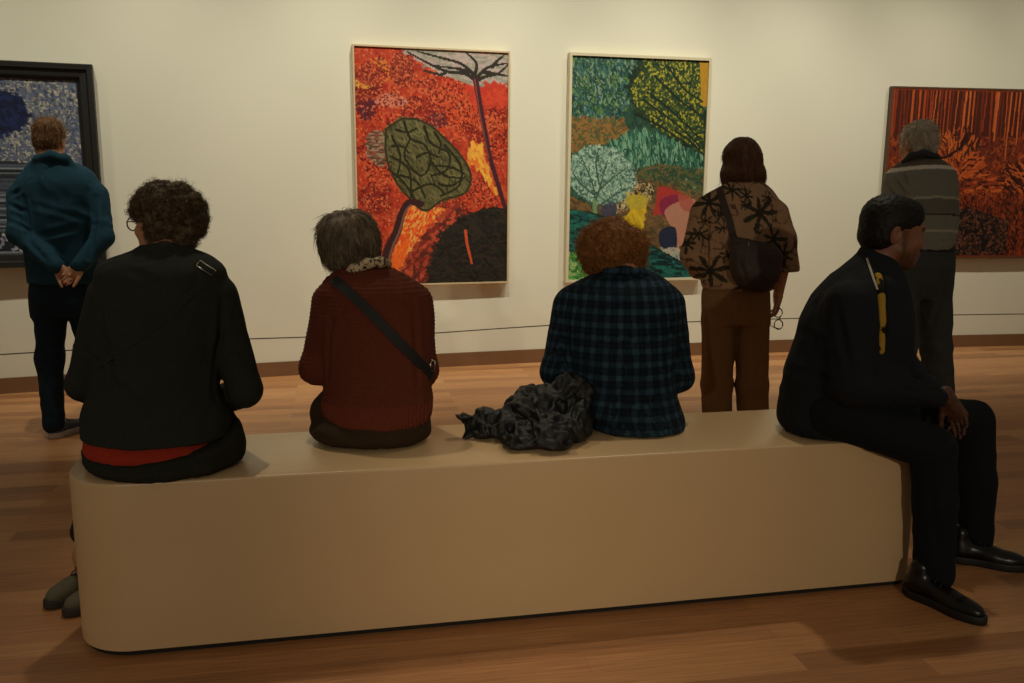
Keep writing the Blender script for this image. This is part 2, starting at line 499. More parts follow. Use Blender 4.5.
def art_green(w, h):
    s = Art(w, h, 250, 5, '2e4a35'); c = lambda x, y: ((x - 52) / 360, (y - 45) / 580)
    P = lambda *q: [c(*k) for k in q]
    full = np.ones(s.U.shape, bool)
    s.dabs(full, 3000, ['2f5240', '24443a', '3b6048', '1f3a30'], .04, .009, 1.4, .4, .8)
    m = s.poly(P((52, 45), (250, 45), (215, 120), (190, 200), (52, 210)))
    s.dabs(m, 1700, ['2a4e48', '44706a', '1e3c36', '7a927a', '2e5a44', '5a7a34', '1a342e'], .022, .006, 1.3, .6)
    m = s.poly(P((240, 45), (395, 45), (412, 290), (330, 250), (230, 190), (205, 130)))
    s.dabs(m, 500, ['16281c', '1c3022'], .08, .014, .5, .3)
    s.dabs(m, 500, ['22341e', '2e4426'], .04, .012, .5, .6)
    s.dabs(m, 1300, ['948e2c', 'b0a434', '5f6a28', '3c4c24', '2a3c22'], .012, .005, .4, 1.2)
    s.blob(P((388, 50), (412, 50), (412, 165), (398, 160)), 'b98a22', .9, False)
    for q in (((330, 230), (380, 262), (410, 292)), ((230, 190), (300, 225), (370, 270)), ((250, 130), (320, 180), (400, 250)), ((240, 150), (330, 210), (400, 270)), ((300, 60), (350, 120), (400, 150)), ((270, 90), (340, 150), (405, 190))):
        s.stroke(s.bez(P(*q)), .008, .006, '1a2a1c')
    m = s.poly(P((52, 200), (120, 205), (185, 200), (205, 235), (150, 262), (52, 290)))
    s.dabs(m, 700, ['8a6a34', '8a6a34', '5a4e2c', '4a5a34', '8a5a30'], .022, .009, .1, .7)
    m = s.poly(P((150, 265), (235, 225), (330, 260), (412, 300), (412, 400), (250, 350), (190, 300)))
    s.dabs(m, 1100, ['2a5a48', '5a8a6a', '1c4034', '7aa080', '356a50'], .035, .006, 1.45, .2)
    m = s.poly(P((225, 330), (300, 318), (412, 335), (412, 410), (300, 380), (230, 375)))
    s.dabs(m, 500, ['4a5a34', '3a4a2c', '6a5a38', '2c4030'], .03, .009, .3, .8)
    # brown ground and its patches
    m = s.blob(P((52, 400), (110, 430), (190, 400), (240, 360), (330, 375), (412, 410), (412, 600), (350, 575), (250, 515), (170, 470), (52, 440)), '5c4426', 1, False)
    s.dabs(m, 700, ['6a5030', '4c3c22', '7a5a30', '5a4a34'], .04, .010, .4, .6)
    m = s.poly(P((182, 400), (225, 362), (275, 372), (270, 410), (200, 440), (180, 450)))
    s.dabs(m, 420, ['b09a6a', '2c2a1c', '8a6a44', '3a3a2c', 'c0b080'], .02, .007, .5, 1)
    # pale round crown
    m = s.blob([c(137 + 88 * math.cos(t), 348 + 76 * math.sin(t) + 10 * math.cos(t)) for t in np.linspace(0, 6.28, 14)[:-1]], '6a8a74', .55)
    s.dabs(m, 1500, ['8fae98', 'a8c0a4', '5a7a68', '3a5a4c', '7a9a86'], .022, .006, .8, 1.2)
    for q in (((120, 440), (118, 390), (100, 340), (80, 300)), ((120, 420), (135, 370), (150, 310)), ((118, 400), (160, 360), (200, 330)), ((119, 400), (80, 370), (60, 340)), ((120, 440), (170, 400), (215, 380)), ((130, 370), (120, 320), (125, 285))):
        s.stroke(s.bez(P(*q)), .007, .004, '3c5648')
    s.stroke(s.bez(P((118, 415), (121, 450), (122, 500))), .014, .018, '6a8a5a')
    m = s.blob(P((205, 405), (252, 402), (258, 430), (250, 470), (246, 512), (225, 505), (192, 478), (215, 440)), 'c9a51e', 1)
    s.dabs(m, 50, ['d8b42a', 'b8941a', 'c8a830'], .05, .012, 1.2, .3, .7)
    s.blob(P((205, 402), (258, 402), (256, 432), (212, 436)), 'a89a3a', .7)
    s.blob(P((135, 440), (165, 415), (180, 440), (160, 465)), '303a52', .8)
    s.blob(P((290, 378), (325, 382), (372, 408), (340, 430), (300, 450), (278, 452), (285, 415)), 'a8302a', .9)
    s.blob(P((300, 410), (345, 400), (340, 440), (312, 462), (296, 440)), '7a2440', .9)
    s.blob(P((310, 440), (370, 410), (395, 420), (388, 500), (350, 540), (330, 490)), 'b07a62', .9)
    s.blob(P((345, 400), (380, 405), (392, 440), (360, 440)), 'a05040', .8)
    s.blob(P((300, 495), (340, 488), (345, 545), (320, 555), (298, 530)), '20263a', 1)
    s.dabs(s.poly(P((300, 550), (350, 545), (370, 580), (340, 575))), 60, ['b0a088', '8a9a90'], .03, .009, .5, .5)
    m = s.blob(P((52, 438), (110, 448), (160, 468), (230, 512), (300, 552), (368, 588), (412, 610), (412, 626), (52, 626)), '13403c', 1, False)
    s.dabs(m, 900, ['1a5a50', '0e2c2c', '22685a', '0c2228', '17504a'], .05, .009, .05, .12)
    s.stroke(s.bez(P((100, 444), (160, 466), (230, 508), (300, 550), (380, 592))), .006, .006, '1a2a22')
    m = s.poly(P((52, 555), (80, 550), (110, 590), (120, 626), (52, 626)))
    s.dabs(m, 420, ['3c7a34', '5a9a44', '2a5a2c', '9ab070'], .018, .007, 1, 1)
    s.grain(.10)
    return s


def art_orange(w, h):
    s = Art(w, h, 420, 7, '6a2a14'); full = np.ones(s.U.shape, bool)
    sc = .80 / w  # pattern laid out per metre
    s.dabs(full, 3200, ['7a2e14', '943c1a', '4a1c10', '26100b', 'a0461c'], .014, .004, .2, 1.5, .9)
    top = s.Vv < .27
    s.C[top] = srgb('4a1c10')
    x = .006
    while x < 1:
        wd = .0018 + .0035 * s.R.random()
        s.stroke([(x, 0), (x + .004 * s.R.normal(), .24 + .16 * s.R.random())], wd, wd * .8, ['a8441c', 'b85420', '8a3416', 'c4602a', '6e2a14'][s.R.integers(5)])
        x += .008 + .014 * s.R.random()
    for k in range(16):
        cx, cy = s.R.random(), .3 + .35 * s.R.random(); r = .04 + .06 * s.R.random()
        col = ['b04a1c', '8c3616', 'a84418', '431a10'][k % 4]
        m = s.blob([(cx + r * math.cos(t) * (1 + .3 * math.sin(2 * t + k)), cy + .7 * r * math.sin(t) / s.asp) for t in np.linspace(0, 6.28, 9)[:-1]], col, .8)
        s.dabs(m, 120, ['2a100a', 'c25a24', col], .03, .0035, .4 + .3 * k, .25)
    # a bright arched mass across the middle and dark hollow beneath
    L = s.nu
    k = .8 / w
    m = s.blob([(.28 * k + .0, .30), (.42 * k, .26), (.62 * k, .27), (.78 * k, .34), (.70 * k, .42), (.56 * k, .45), (.45 * k, .55), (.36 * k, .50), (.26 * k, .42)], 'b54c1c', .95)
    s.dabs(m, 480, ['b85624', '742c12', 'c0622a', '4a1a0e'], .035, .003, lambda u, v: 6 * (u / k - .5), .25)
    for q in ([(.2 * k, .27), (.30 * k, .21), (.42 * k, .24), (.48 * k, .33)], [(.33 * k, .5), (.5 * k, .38), (.66 * k, .40), (.86 * k, .33)], [(.42 * k, .7), (.4 * k, .5), (.45 * k, .38)], [(.28 * k, .2), (.36 * k, .22), (.44 * k, .29)]):
        s.stroke(s.bez(q), .007, .005, '24100a')
    m = s.Vv > .62
    s.dabs(m, 2300, ['8a3616', 'a0461c', '2c120b', '5e2210', '1a0c08', '742810'], .022, .003, 1.45, .5)
    m = s.blob([(.45 * k, .80), (.6 * k, .74), (1.0 * k, .70), (1.5 * k, .78), (1.5 * k, 1.0), (.45 * k, 1.0)], '19100e', 1, False)
    s.dabs(m, 900, ['3a2418', '5a3420', '110c0c', '70402a'], .010, .0028, .3, 1.5)
    for q in ([(.37 * k, .55), (.38 * k, .98)], [(.52 * k, .30), (.5 * k, .92)], [(.30 * k, .45), (.28 * k, .98)]):
        s.stroke(q, .003, .003, 'c05a26')
    s.stroke([(0, 0), (1, 0), (1, 1), (0, 1), (0, 0)], .004, .004, '7a3216')
    s.grain(.12)
    return s


def art_blue(w, h):
    # only the right-hand third of this canvas is in the photograph: layout runs from the right edge
    s = Art(w, h, 460, 9, '5a6276'); full = np.ones(s.U.shape, bool)
    X = lambda d: 1 - d / w   # metres from the right edge
    s.dabs(full, 16000, ['a8a494', '3c404c', '7c7e80', 'b4ac94', '2c3244', '5e6470', '8c8674'], .0055, .0019, .6, 1.6)
    m = s.blob([(X(.80), .085), (X(.52), .07), (X(.36), .10), (X(.31), .17), (X(.31), .25), (X(.42), .31), (X(.66), .36), (X(.95), .38), (X(1.1), .25)], '161f40')
    s.dabs(m, 700, ['1a2448', '131a36', '1f2a54', '101730'], .02, .004, .5, .6)
    m = s.blob([(X(1.6), .60), (X(1.0), .50), (X(.55), .475), (X(.30), .485), (X(.12), .55), (X(-.02), .66), (X(-.02), .93), (X(1.6), .93)], '2e3238', 1)
    for i in range(46):
        o = i * .0095
        s.stroke(s.bez([(X(1.3), .56 + o), (X(.8), .50 + o), (X(.45), .485 + o), (X(.25), .50 + o), (X(.08), .57 + o * 1.1), (X(-.02), .66 + o)]), .0028, .0028,
                 ['5a626a', '1c2024', '7c8488', '34383e', '262a30', '474e56'][s.R.integers(6)], .9)
    m = s.Vv > .90
    s.C[m] = srgb('22242e')
    s.dabs(m, 260, ['b0aeb0', '8a8c98'], .004, .0035, 0, 1)
    s.grain(.1)
    return s


hang('abstract_painting', 'tall red and orange painting with a round olive tree in a thin pale frame', -1.178, -.048, .661, 2.412, .012, .055, .012, M['pale'], art_red)
hang('abstract_painting', 'tall green painting with a yellow patch and pale round tree in a white frame', .412, 1.560, .652, 2.425, .021, .06, .014, M['white'], art_green)
hang('abstract_painting', 'wide orange and brown striped painting at the far right', 3.165, 5.35, .805, 2.255, .014, .045, .003, M['brownf'], art_orange)
prof = [(0, -.004), (.014, -.012), (.024, -.03), (.062, -.034), (.07, -.05), (.100, -.052), (.106, -.04), (.106, .045), (0, .045)]
hang('abstract_painting', 'dotted blue and grey painting in heavy black frame at the far left', -5.3, -2.81, .868, 2.192, .106, .09, .045, M['black'], art_blue, prof)

# ------------------------------------------------------------------ low cord barrier in front of the wall
def tube_mesh(pts, r, n=6):
    P = np.array(pts, float); V = []; Fq = []
    for i, p in enumerate(P):
        t = P[min(i + 1, len(P) - 1)] - P[max(i - 1, 0)]; t /= np.linalg.norm(t) + 1e-9
        a = np.cross(t, [0, 0, 1.0]) if abs(t[2]) < .9 else np.cross(t, [1.0, 0, 0]); a /= np.linalg.norm(a)
        b = np.cross(t, a); rr = r[i] if hasattr(r, '__len__') else r
        for k in range(n):
            q = 2 * math.pi * k / n
            V.append(p + rr * (a * math.cos(q) + b * math.sin(q)))
    for i in range(len(P) - 1):
        for k in range(n):
            k2 = (k + 1) % n
            Fq.append((i * n + k, i * n + k2, (i + 1) * n + k2, (i + 1) * n + k))
    Fq.append(tuple(range(n - 1, -1, -1))); Fq.append(tuple((len(P) - 1) * n + k for k in range(n)))
    return V, Fq


def on_barrier(x, y, off=.32):
    d = ray(x, y); t = 7 / d[1]
    for _ in range(40):
        t = .5 * t + .5 * (wall_y(t * d[0]) - off) / d[1]
    return O + d * t


bar = empty('rope_barrier', (0, 6.9, 0), 'thin dark cord barrier strung low in front of the gallery wall', 'barrier')
pts = [on_barrier(*p) for p in ((-90, 360), (0, 354.6), (66, 350.5), (150, 345.5), (238, 339.2), (300, 337.3), (422, 334), (500, 328.5), (572, 323.8), (685, 322), (716, 321), (785, 318.6), (934, 315.2), (1020, 314), (1100, 313))]
link('cord', mesh_from('cord', *tube_mesh(pts, .0045)), bar, [M['cord']])
for i in (4, 6, 8, 10, 12):
    p = pts[i]
    V, Fq = tube_mesh([(p[0], p[1], 0), (p[0], p[1], .012), (p[0], p[1], .0121), (p[0], p[1], p[2] + .012)], [.055, .055, .006, .006], 16)
    link('post', mesh_from('post', V, Fq), bar, [M['cord']])
# ------------------------------------------------------------------ smooth solid modelling: shapes blended as distance fields, then skinned
def rotm(yaw=0, pitch=0, roll=0):
    """columns are the local axes; yaw turns left seen from above, pitch raises +y, roll leans the top to the right (degrees)"""
    return np.array((Matrix.Rotation(math.radians(yaw), 3, 'Z') @ Matrix.Rotation(math.radians(pitch), 3, 'X') @ Matrix.Rotation(math.radians(roll), 3, 'Y')))


class Solid:
    def __init__(s): s.ops = []

    def cap(s, a, b, ra, rb=None, k=.02, mode='u'):
        a = np.array(a, float); b = np.array(b, float); rb = ra if rb is None else rb
        ab = b - a; L = ab @ ab + 1e-12

        def f(P):
            d = P - a; t = np.clip(d @ ab / L, 0, 1)
            return np.linalg.norm(d - t[:, None] * ab, axis=1) - (ra + (rb - ra) * t)
        s.ops.append((f, np.minimum(a, b) - max(ra, rb), np.maximum(a, b) + max(ra, rb), k, mode)); return s

    def chain(s, pts, rs, k=.02):
        for i in range(len(pts) - 1): s.cap(pts[i], pts[i + 1], rs[i], rs[i + 1], k)
        return s

    def ell(s, c, r, R=None, k=.02, mode='u'):
        c = np.array(c, float); r = np.array(r, float) if hasattr(r, '__len__') else np.full(3, float(r)); R = np.eye(3) if R is None else R

        def f(P):
            q = (P - c) @ R
            a = np.linalg.norm(q / r, axis=1); b = np.linalg.norm(q / (r * r), axis=1) + 1e-9
            return np.where(a < 1e-3, -r.min(), a * (a - 1) / b)
        m = r.max(); s.ops.append((f, c - m, c + m, k, mode)); return s

    def box(s, c, h, R=None, rd=.01, k=.01, mode='u'):
        c = np.array(c, float); h = np.array(h, float) - rd; R = np.eye(3) if R is None else R

        def f(P):
            q = np.abs((P - c) @ R) - h
            return np.linalg.norm(np.maximum(q, 0), axis=1) + np.minimum(q.max(1), 0) - rd
        m = np.linalg.norm(h) + rd; s.ops.append((f, c - m, c + m, k, mode)); return s

    def loft(s, sec, yaw=0, k=.02, mode='u', p=2.0):
        """sec: rows of z, cx, cy, rx, ry from low to high, smoothly interpolated"""
        S = np.array(sorted([list(r) for r in sec]), float)
        z = S[:, 0]; zz = np.linspace(z[0], z[-1], 120)
        out = [zz]
        for j in range(1, 5):
            y = S[:, j]; h = np.diff(z); dl = np.diff(y) / h
            m = np.zeros(len(z)); m[1:-1] = (dl[:-1] * h[1:] + dl[1:] * h[:-1]) / (h[1:] + h[:-1]); m[0] = dl[0]; m[-1] = dl[-1]
            i = np.clip(np.searchsorted(z, zz) - 1, 0, len(h) - 1); t = (zz - z[i]) / h[i]
            out.append((2 * t ** 3 - 3 * t ** 2 + 1) * y[i] + (t ** 3 - 2 * t ** 2 + t) * h[i] * m[i] + (-2 * t ** 3 + 3 * t ** 2) * y[i + 1] + (t ** 3 - t ** 2) * h[i] * m[i + 1])
        T = np.array(out); T[3:] = np.maximum(T[3:], .004)
        c, sn = math.cos(math.radians(yaw)), math.sin(math.radians(yaw))

        def f(P):
            zc = np.clip(P[:, 2], T[0, 0], T[0, -1])
            cx, cy, rx, ry = (np.interp(zc, T[0], T[j]) for j in (1, 2, 3, 4))
            dx, dy = P[:, 0] - cx, P[:, 1] - cy
            dx, dy = c * dx + sn * dy, -sn * dx + c * dy
            a = ((np.abs(dx) / rx) ** p + (np.abs(dy) / ry) ** p) ** (1 / p)
            q = np.sqrt((dx / rx) ** 2 + (dy / ry) ** 2); b = np.sqrt((dx / rx ** 2) ** 2 + (dy / ry ** 2) ** 2) + 1e-6
            d = np.where(q < .05, -np.minimum(rx, ry), (a - 1) * q / b) * .92
            dz = np.maximum(T[0, 0] - P[:, 2], P[:, 2] - T[0, -1])
            return np.where((dz > 0), np.hypot(np.maximum(d, 0), dz), np.maximum(d, dz))
        R = max(T[3].max(), T[4].max())
        s.ops.append((f, np.array([T[1].min() - R, T[2].min() - R, z[0]]), np.array([T[1].max() + R, T[2].max() + R, z[-1]]), k, mode)); return s

    def custom(s, f, lo, hi, k=.01, mode='u'):
        s.ops.append((f, np.array(lo, float), np.array(hi, float), k, mode)); return s

    def d(s, P):
        P = np.atleast_2d(np.array(P, float)); D = np.full(len(P), 9.)
        for f, lo, hi, k, mode in s.ops: D = comb(D, f(P), k, mode)
        return D

    def march(s, x, y, t0=1.5):
        """first point of the solid on the sight line through picture point x, y"""
        r = ray(x, y); r /= np.linalg.norm(r); t = t0
        for _ in range(90):
            v = s.d(O + r * t)[0]
            if v < .0008: break
            t += v * .8
            if t > 8: return None
        return O + r * t

    def normal(s, p, e=.004):
        p = np.array(p, float); g = np.array([s.d(p + v)[0] - s.d(p - v)[0] for v in np.eye(3) * e])
        return g / (np.linalg.norm(g) + 1e-9)

    def grid(s, h):
        lo = np.min([o[1] for o in s.ops if o[4] == 'u'], 0) - .02; hi = np.max([o[2] for o in s.ops if o[4] == 'u'], 0) + .02
        B = 12; bs = B * h
        nb = np.ceil((hi - lo) / bs).astype(int)
        I = np.stack(np.meshgrid(*[np.arange(n) for n in nb], indexing='ij'), -1).reshape(-1, 3)
        Cn = lo + (I + .5) * bs; rad = bs * .87 + h
        vals = [o[0](Cn) for o in s.ops]
        D = np.full(len(Cn), 9.)
        for o, v in zip(s.ops, vals): D = comb(D, v, o[3], o[4])
        G = np.full(nb * B, 1.0, np.float32)
        act = np.abs(D) < rad * 1.35 + .012
        Gb = G.reshape(nb[0], B, nb[1], B, nb[2], B)
        for (i, j, k_) in I[(~act) & (D < 0)]: Gb[i, :, j, :, k_, :] = -1
        off = np.stack(np.meshgrid(*[np.arange(B)] * 3, indexing='ij'), -1).reshape(-1, 3) * h
        ids = np.nonzero(act)[0]; A = I[ids]
        base = lo + A * bs
        P = (base[:, None, :] + off[None]).reshape(-1, 3)
        F = np.full((len(ids), B ** 3), 9.)
        P = P.reshape(len(ids), B ** 3, 3)
        for o, v in zip(s.ops, vals):
            f, _, _, k, mode = o
            vv = v[ids]; rel = (vv < np.abs(D[ids]) + 2.2 * rad + k * 2 + .02)
            if mode == 'i': rel[:] = True
            r = np.nonzero(rel)[0]
            for c0 in range(0, len(r), 400):
                rr = r[c0:c0 + 400]
                F[rr] = comb(F[rr].ravel(), f(P[rr].reshape(-1, 3)), k, mode).reshape(len(rr), -1)
        F = np.clip(F, -.05, .05) / h
        for n_, (i, j, k_) in enumerate(A): Gb[i, :, j, :, k_, :] = F[n_].reshape(B, B, B)
        return G, lo

    def mesh(s, h, disp=None, smooth=1):
        G, lo = s.grid(h)
        V, Q = nets(G, lo, h)
        if len(V) == 0: return V, Q, V
        for _ in range(smooth): V = relax(V, Q, .5)
        N = normals(V, Q)
        if disp is not None:
            V = V + N * disp(V, N)[:, None]; N = normals(V, Q)
        return V, Q, N


def comb(a, b, k, mode):
    if mode == 's': b = -b
    if mode in ('s', 'i'):
        if k <= 0: return np.maximum(a, b)
        h = np.clip(.5 - .5 * (b - a) / k, 0, 1); return b * (1 - h) + a * h + k * h * (1 - h)
    if k <= 0: return np.minimum(a, b)
    h = np.clip(.5 + .5 * (b - a) / k, 0, 1); return b * (1 - h) + a * h - k * h * (1 - h)


def nets(G, lo, h):
    S = G < 0
    n = np.array(G.shape)
    cnt = np.zeros(n - 1, np.int8)
    for i in (0, 1):
        for j in (0, 1):
            for k in (0, 1):
                cnt += S[i:n[0] - 1 + i, j:n[1] - 1 + j, k:n[2] - 1 + k]
    cells = np.argwhere((cnt > 0) & (cnt < 8))
    idx = np.full(n - 1, -1, np.int32); idx[tuple(cells.T)] = np.arange(len(cells))
    cor = np.array([[i, j, k] for i in (0, 1) for j in (0, 1) for k in (0, 1)])
    val = np.stack([G[tuple((cells + c).T)] for c in cor], 1)
    acc = np.zeros((len(cells), 3)); num = np.zeros(len(cells))
    for a in range(8):
        for b in range(a + 1, 8):
            if np.abs(cor[a] - cor[b]).sum() != 1: continue
            m = (val[:, a] < 0) != (val[:, b] < 0)
            t = val[m, a] / (val[m, a] - val[m, b])
            acc[m] += cor[a] + t[:, None] * (cor[b] - cor[a]); num[m] += 1
    V = lo + (cells + acc / num[:, None]) * h
    Q = []
    for ax in range(3):
        a1, a2 = (ax + 1) % 3, (ax + 2) % 3
        sl0 = [slice(None)] * 3; sl1 = [slice(None)] * 3
        sl0[ax] = slice(0, -1); sl1[ax] = slice(1, None)
        for a in (a1, a2):
            sl0[a] = slice(1, -1); sl1[a] = slice(1, -1)
        A = S[tuple(sl0)]; Bq = S[tuple(sl1)]
        e = np.argwhere(A != Bq)
        ins = A[tuple(e.T)]
        e[:, a1] += 1; e[:, a2] += 1
        d1 = np.zeros(3, int); d1[a1] = 1; d2 = np.zeros(3, int); d2[a2] = 1
        q = np.stack([idx[tuple((e - d1 - d2).T)], idx[tuple((e - d2).T)], idx[tuple(e.T)], idx[tuple((e - d1).T)]], 1)
        q[~ins] = q[~ins][:, ::-1]
        Q.append(q)
    Q = np.vstack(Q); Q = Q[(Q >= 0).all(1)]
    return V, Q


def relax(V, Q, w):
    A = np.zeros_like(V); c = np.zeros(len(V))
    for i in range(4):
        a, b = Q[:, i], Q[:, (i + 1) % 4]
        for x in range(3):
            A[:, x] += np.bincount(a, V[b, x], len(V)) + np.bincount(b, V[a, x], len(V))
        c += np.bincount(a, minlength=len(V)) + np.bincount(b, minlength=len(V))
    return V * (1 - w) + w * A / np.maximum(c, 1)[:, None]


def normals(V, Q):
    n = np.cross(V[Q[:, 2]] - V[Q[:, 0]], V[Q[:, 3]] - V[Q[:, 1]])
    N = np.zeros_like(V)
    for i in range(4):
        for x in range(3): N[:, x] += np.bincount(Q[:, i], n[:, x], len(V))
    return N / (np.linalg.norm(N, axis=1)[:, None] + 1e-12)


def vnoise(P, seed=0):
    """smooth value noise in -1..1"""
    P = P + seed * 17.13
    i = np.floor(P).astype(np.int64); f = P - i; f = f * f * (3 - 2 * f)
    r = 0
    for a in (0, 1):
        for b in (0, 1):
            for c in (0, 1):
                q = (i[:, 0] + a) * 374761393 + (i[:, 1] + b) * 668265263 + (i[:, 2] + c) * 2147483647 + seed * 1013
                q = (q ^ (q >> 13)) * 1274126177; q = (q ^ (q >> 16)) & 0xffff
                w = (f[:, 0] if a else 1 - f[:, 0]) * (f[:, 1] if b else 1 - f[:, 1]) * (f[:, 2] if c else 1 - f[:, 2])
                r = r + w * (q / 32767.5 - 1)
    return r


def seg(P, a, b):
    a = np.array(a); b = np.array(b); ab = b - a; t = np.clip((P - a) @ ab / (ab @ ab + 1e-12), 0, 1)
    return np.linalg.norm(P - a - t[:, None] * ab, axis=1), t


def folds(lines, base=.004, sc=7, seed=1, stretch=(1, 1, .55)):
    """cloth relief: broad unevenness plus drawn creases; lines are rows of a, b, width, depth"""
    def f(P, N):
        n1 = vnoise(P * np.array(stretch) * sc, seed); n2 = vnoise(P * np.array(stretch) * sc * 2.3 + n1[:, None], seed + 3)
        d = base * (n1 * .7 + (1 - 2 * np.abs(n2)) * .6)
        for a, b, w, dp in lines:
            D, t = seg(P, a, b); e = np.sin(np.pi * np.clip(t, .04, .96)) ** .6
            d = d - dp * e * np.exp(-(D / w) ** 2) + .55 * dp * e * np.exp(-((D - 1.9 * w) / (w * .9)) ** 2)
        return d
    return f


def add_solid(name, solid, h, parent, mat, disp=None, smooth=1, colour=None, attr='tint'):
    V, Q, N = solid.mesh(h, disp, smooth)
    me = mesh_from(name, V, Q)
    if colour is not None: set_col(me, attr, colour(V, N))
    o = link(name, me, parent, [mat])
    o['_n'] = len(V); del o['_n']
    return o


# ------------------------------------------------------------------ heads, hands, hair, shoes
class Head:
    def __init__(s, c, yaw=0, pitch=0, roll=0, sc=1.0, ear=0.0):
        s.ear = ear; s.c = np.array(c, float); s.R = rotm(yaw, pitch, roll); s.s = sc

    def w(s, x, y, z): return s.c + s.R @ (np.array([x, y, z]) * s.s)

    def loc(s, P): return ((P - s.c) @ s.R) / s.s

    def add(s, b, fine=True, female=False):
        k, w, R = s.s, s.w, s.R
        E = lambda c, r, kk=.015, mode='u', RR=None: b.ell(w(*c), np.array(r) * k, R if RR is None else R @ RR, kk * k, mode)
        C_ = lambda a, c, ra, rb, kk=.012, mode='u': b.cap(w(*a), w(*c), ra * k, rb * k, kk * k, mode)
        E((0, -.012, .036), (.073, .094, .080))
        E((0, .028, -.010), (.064, .066, .085), .02)
        E((0, .038, -.062), (.050, .052, .048), .03)
        E((0, .074, -.093), (.021, .018, .017), .025)
        for q in (-1, 1):
            C_((q * .055, .005, -.05), (q * .028, .062, -.088), .018, .014, .025)
            E((q * .042, .062, -.022), (.022, .02, .018), .02)
        C_((-.034, .079, .027), (.034, .079, .027), .011, .011, .018)
        for q in (-1, 1): E((q * .031, .104, .004), (.017, .018, .011), .012, 's')
        C_((0, .084, .012), (0, .105, -.026), .009, .012, .012)
        E((0, .107, -.029), (.011, .011, .009), .006)
        for q in (-1, 1): E((q * .012, .098, -.033), (.008, .010, .007), .006)
        for q in (-1, 1): E((q * .031, .080, .004), (.0125, .0125, .0115), .003)
        E((0, .088, -.062), (.026, .014, .018), .015)
        C_((-.018, .097, -.056), (.018, .097, -.056), .005, .005, .005)
        C_((-.015, .096, -.067), (.015, .096, -.067), .006, .006, .005)
        C_((-.024, .104, -.0615), (.024, .104, -.0615), .0028, .0028, .003, 's')
        for q in (-1, 1):
            RR = rotm(-q * 20, 0, q * 8)
            E((q * .078, -.008 + s.ear, -.006), (.008, .018, .031), .006, 'u', RR)
            E((q * .087, -.004 + s.ear, .002), (.006, .009, .015), .004, 's', RR)
        return b

    def neck(s, b, to, r0=.054, r1=.062):
        b.cap(s.w(0, -.018, -.045), np.array(to, float), r0 * s.s, r1, .03); return b


def hand(b, wrist, R, side=1, curl=(25, 30, 35, 40), thumb=30, sc=1.0, k=.005):
    """palm and five fingers: fingers run along local +y, palm faces local -z, thumb on the side*x side"""
    wrist = np.array(wrist, float)
    W = lambda p: wrist + R @ (np.array(p, float) * sc)
    b.ell(W((0, .045, 0)), np.array((.037, .052, .014)) * sc, R, .012)
    b.ell(W((side * -.010, .072, 0)), np.array((.032, .022, .012)) * sc, R, .01)
    b.cap(W((0, -.03, 0)), W((0, .03, 0)), .024 * sc, .024 * sc, .012)
    b.ell(W((side * .024, .03, -.008)), np.array((.017, .032, .015)) * sc, R, .01)
    xs_ = (.029, .010, -.009, -.027); ln = (.072, .080, .074, .058); by = (.088, .092, .089, .080); rr = (.0088, .009, .0085, .0075)
    for x, L, y, c, r in zip(xs_, ln, by, curl, rr):
        p = np.array([side * x * .98, y - .012, 0.]); a = math.radians(c * .6); sp = side * x * 1.4
        for f, kk in ((.44, 1.0), (.31, .92), (.25, .82)):
            q = p + np.array([sp * f * L * 3, math.cos(a), -math.sin(a)]) * L * f
            b.cap(W(p), W(q), r * kk * sc, r * kk * .93 * sc, k * .6)
            p = q; a += math.radians(c)
    p = np.array([side * .030, .018, -.008]); t = math.radians(thumb)
    for L, rr_, aa in ((.042, .0125, t), (.032, .0105, t * .8), (.025, .009, t * .55)):
        q = p + np.array([side * math.sin(aa), math.cos(aa), -.35]) / np.linalg.norm([math.sin(aa), math.cos(aa), .35]) * L
        b.cap(W(p), W(q), rr_ * sc, rr_ * .92 * sc, k); p = q
    return b


def frame_along(y, up):
    """rotation whose +y runs along y and whose +z is as close to up as it can be"""
    y = np.array(y, float); y /= np.linalg.norm(y); up = np.array(up, float)
    x = np.cross(y, up); x /= np.linalg.norm(x); z = np.cross(x, y)
    return np.stack([x, y, z], 1)


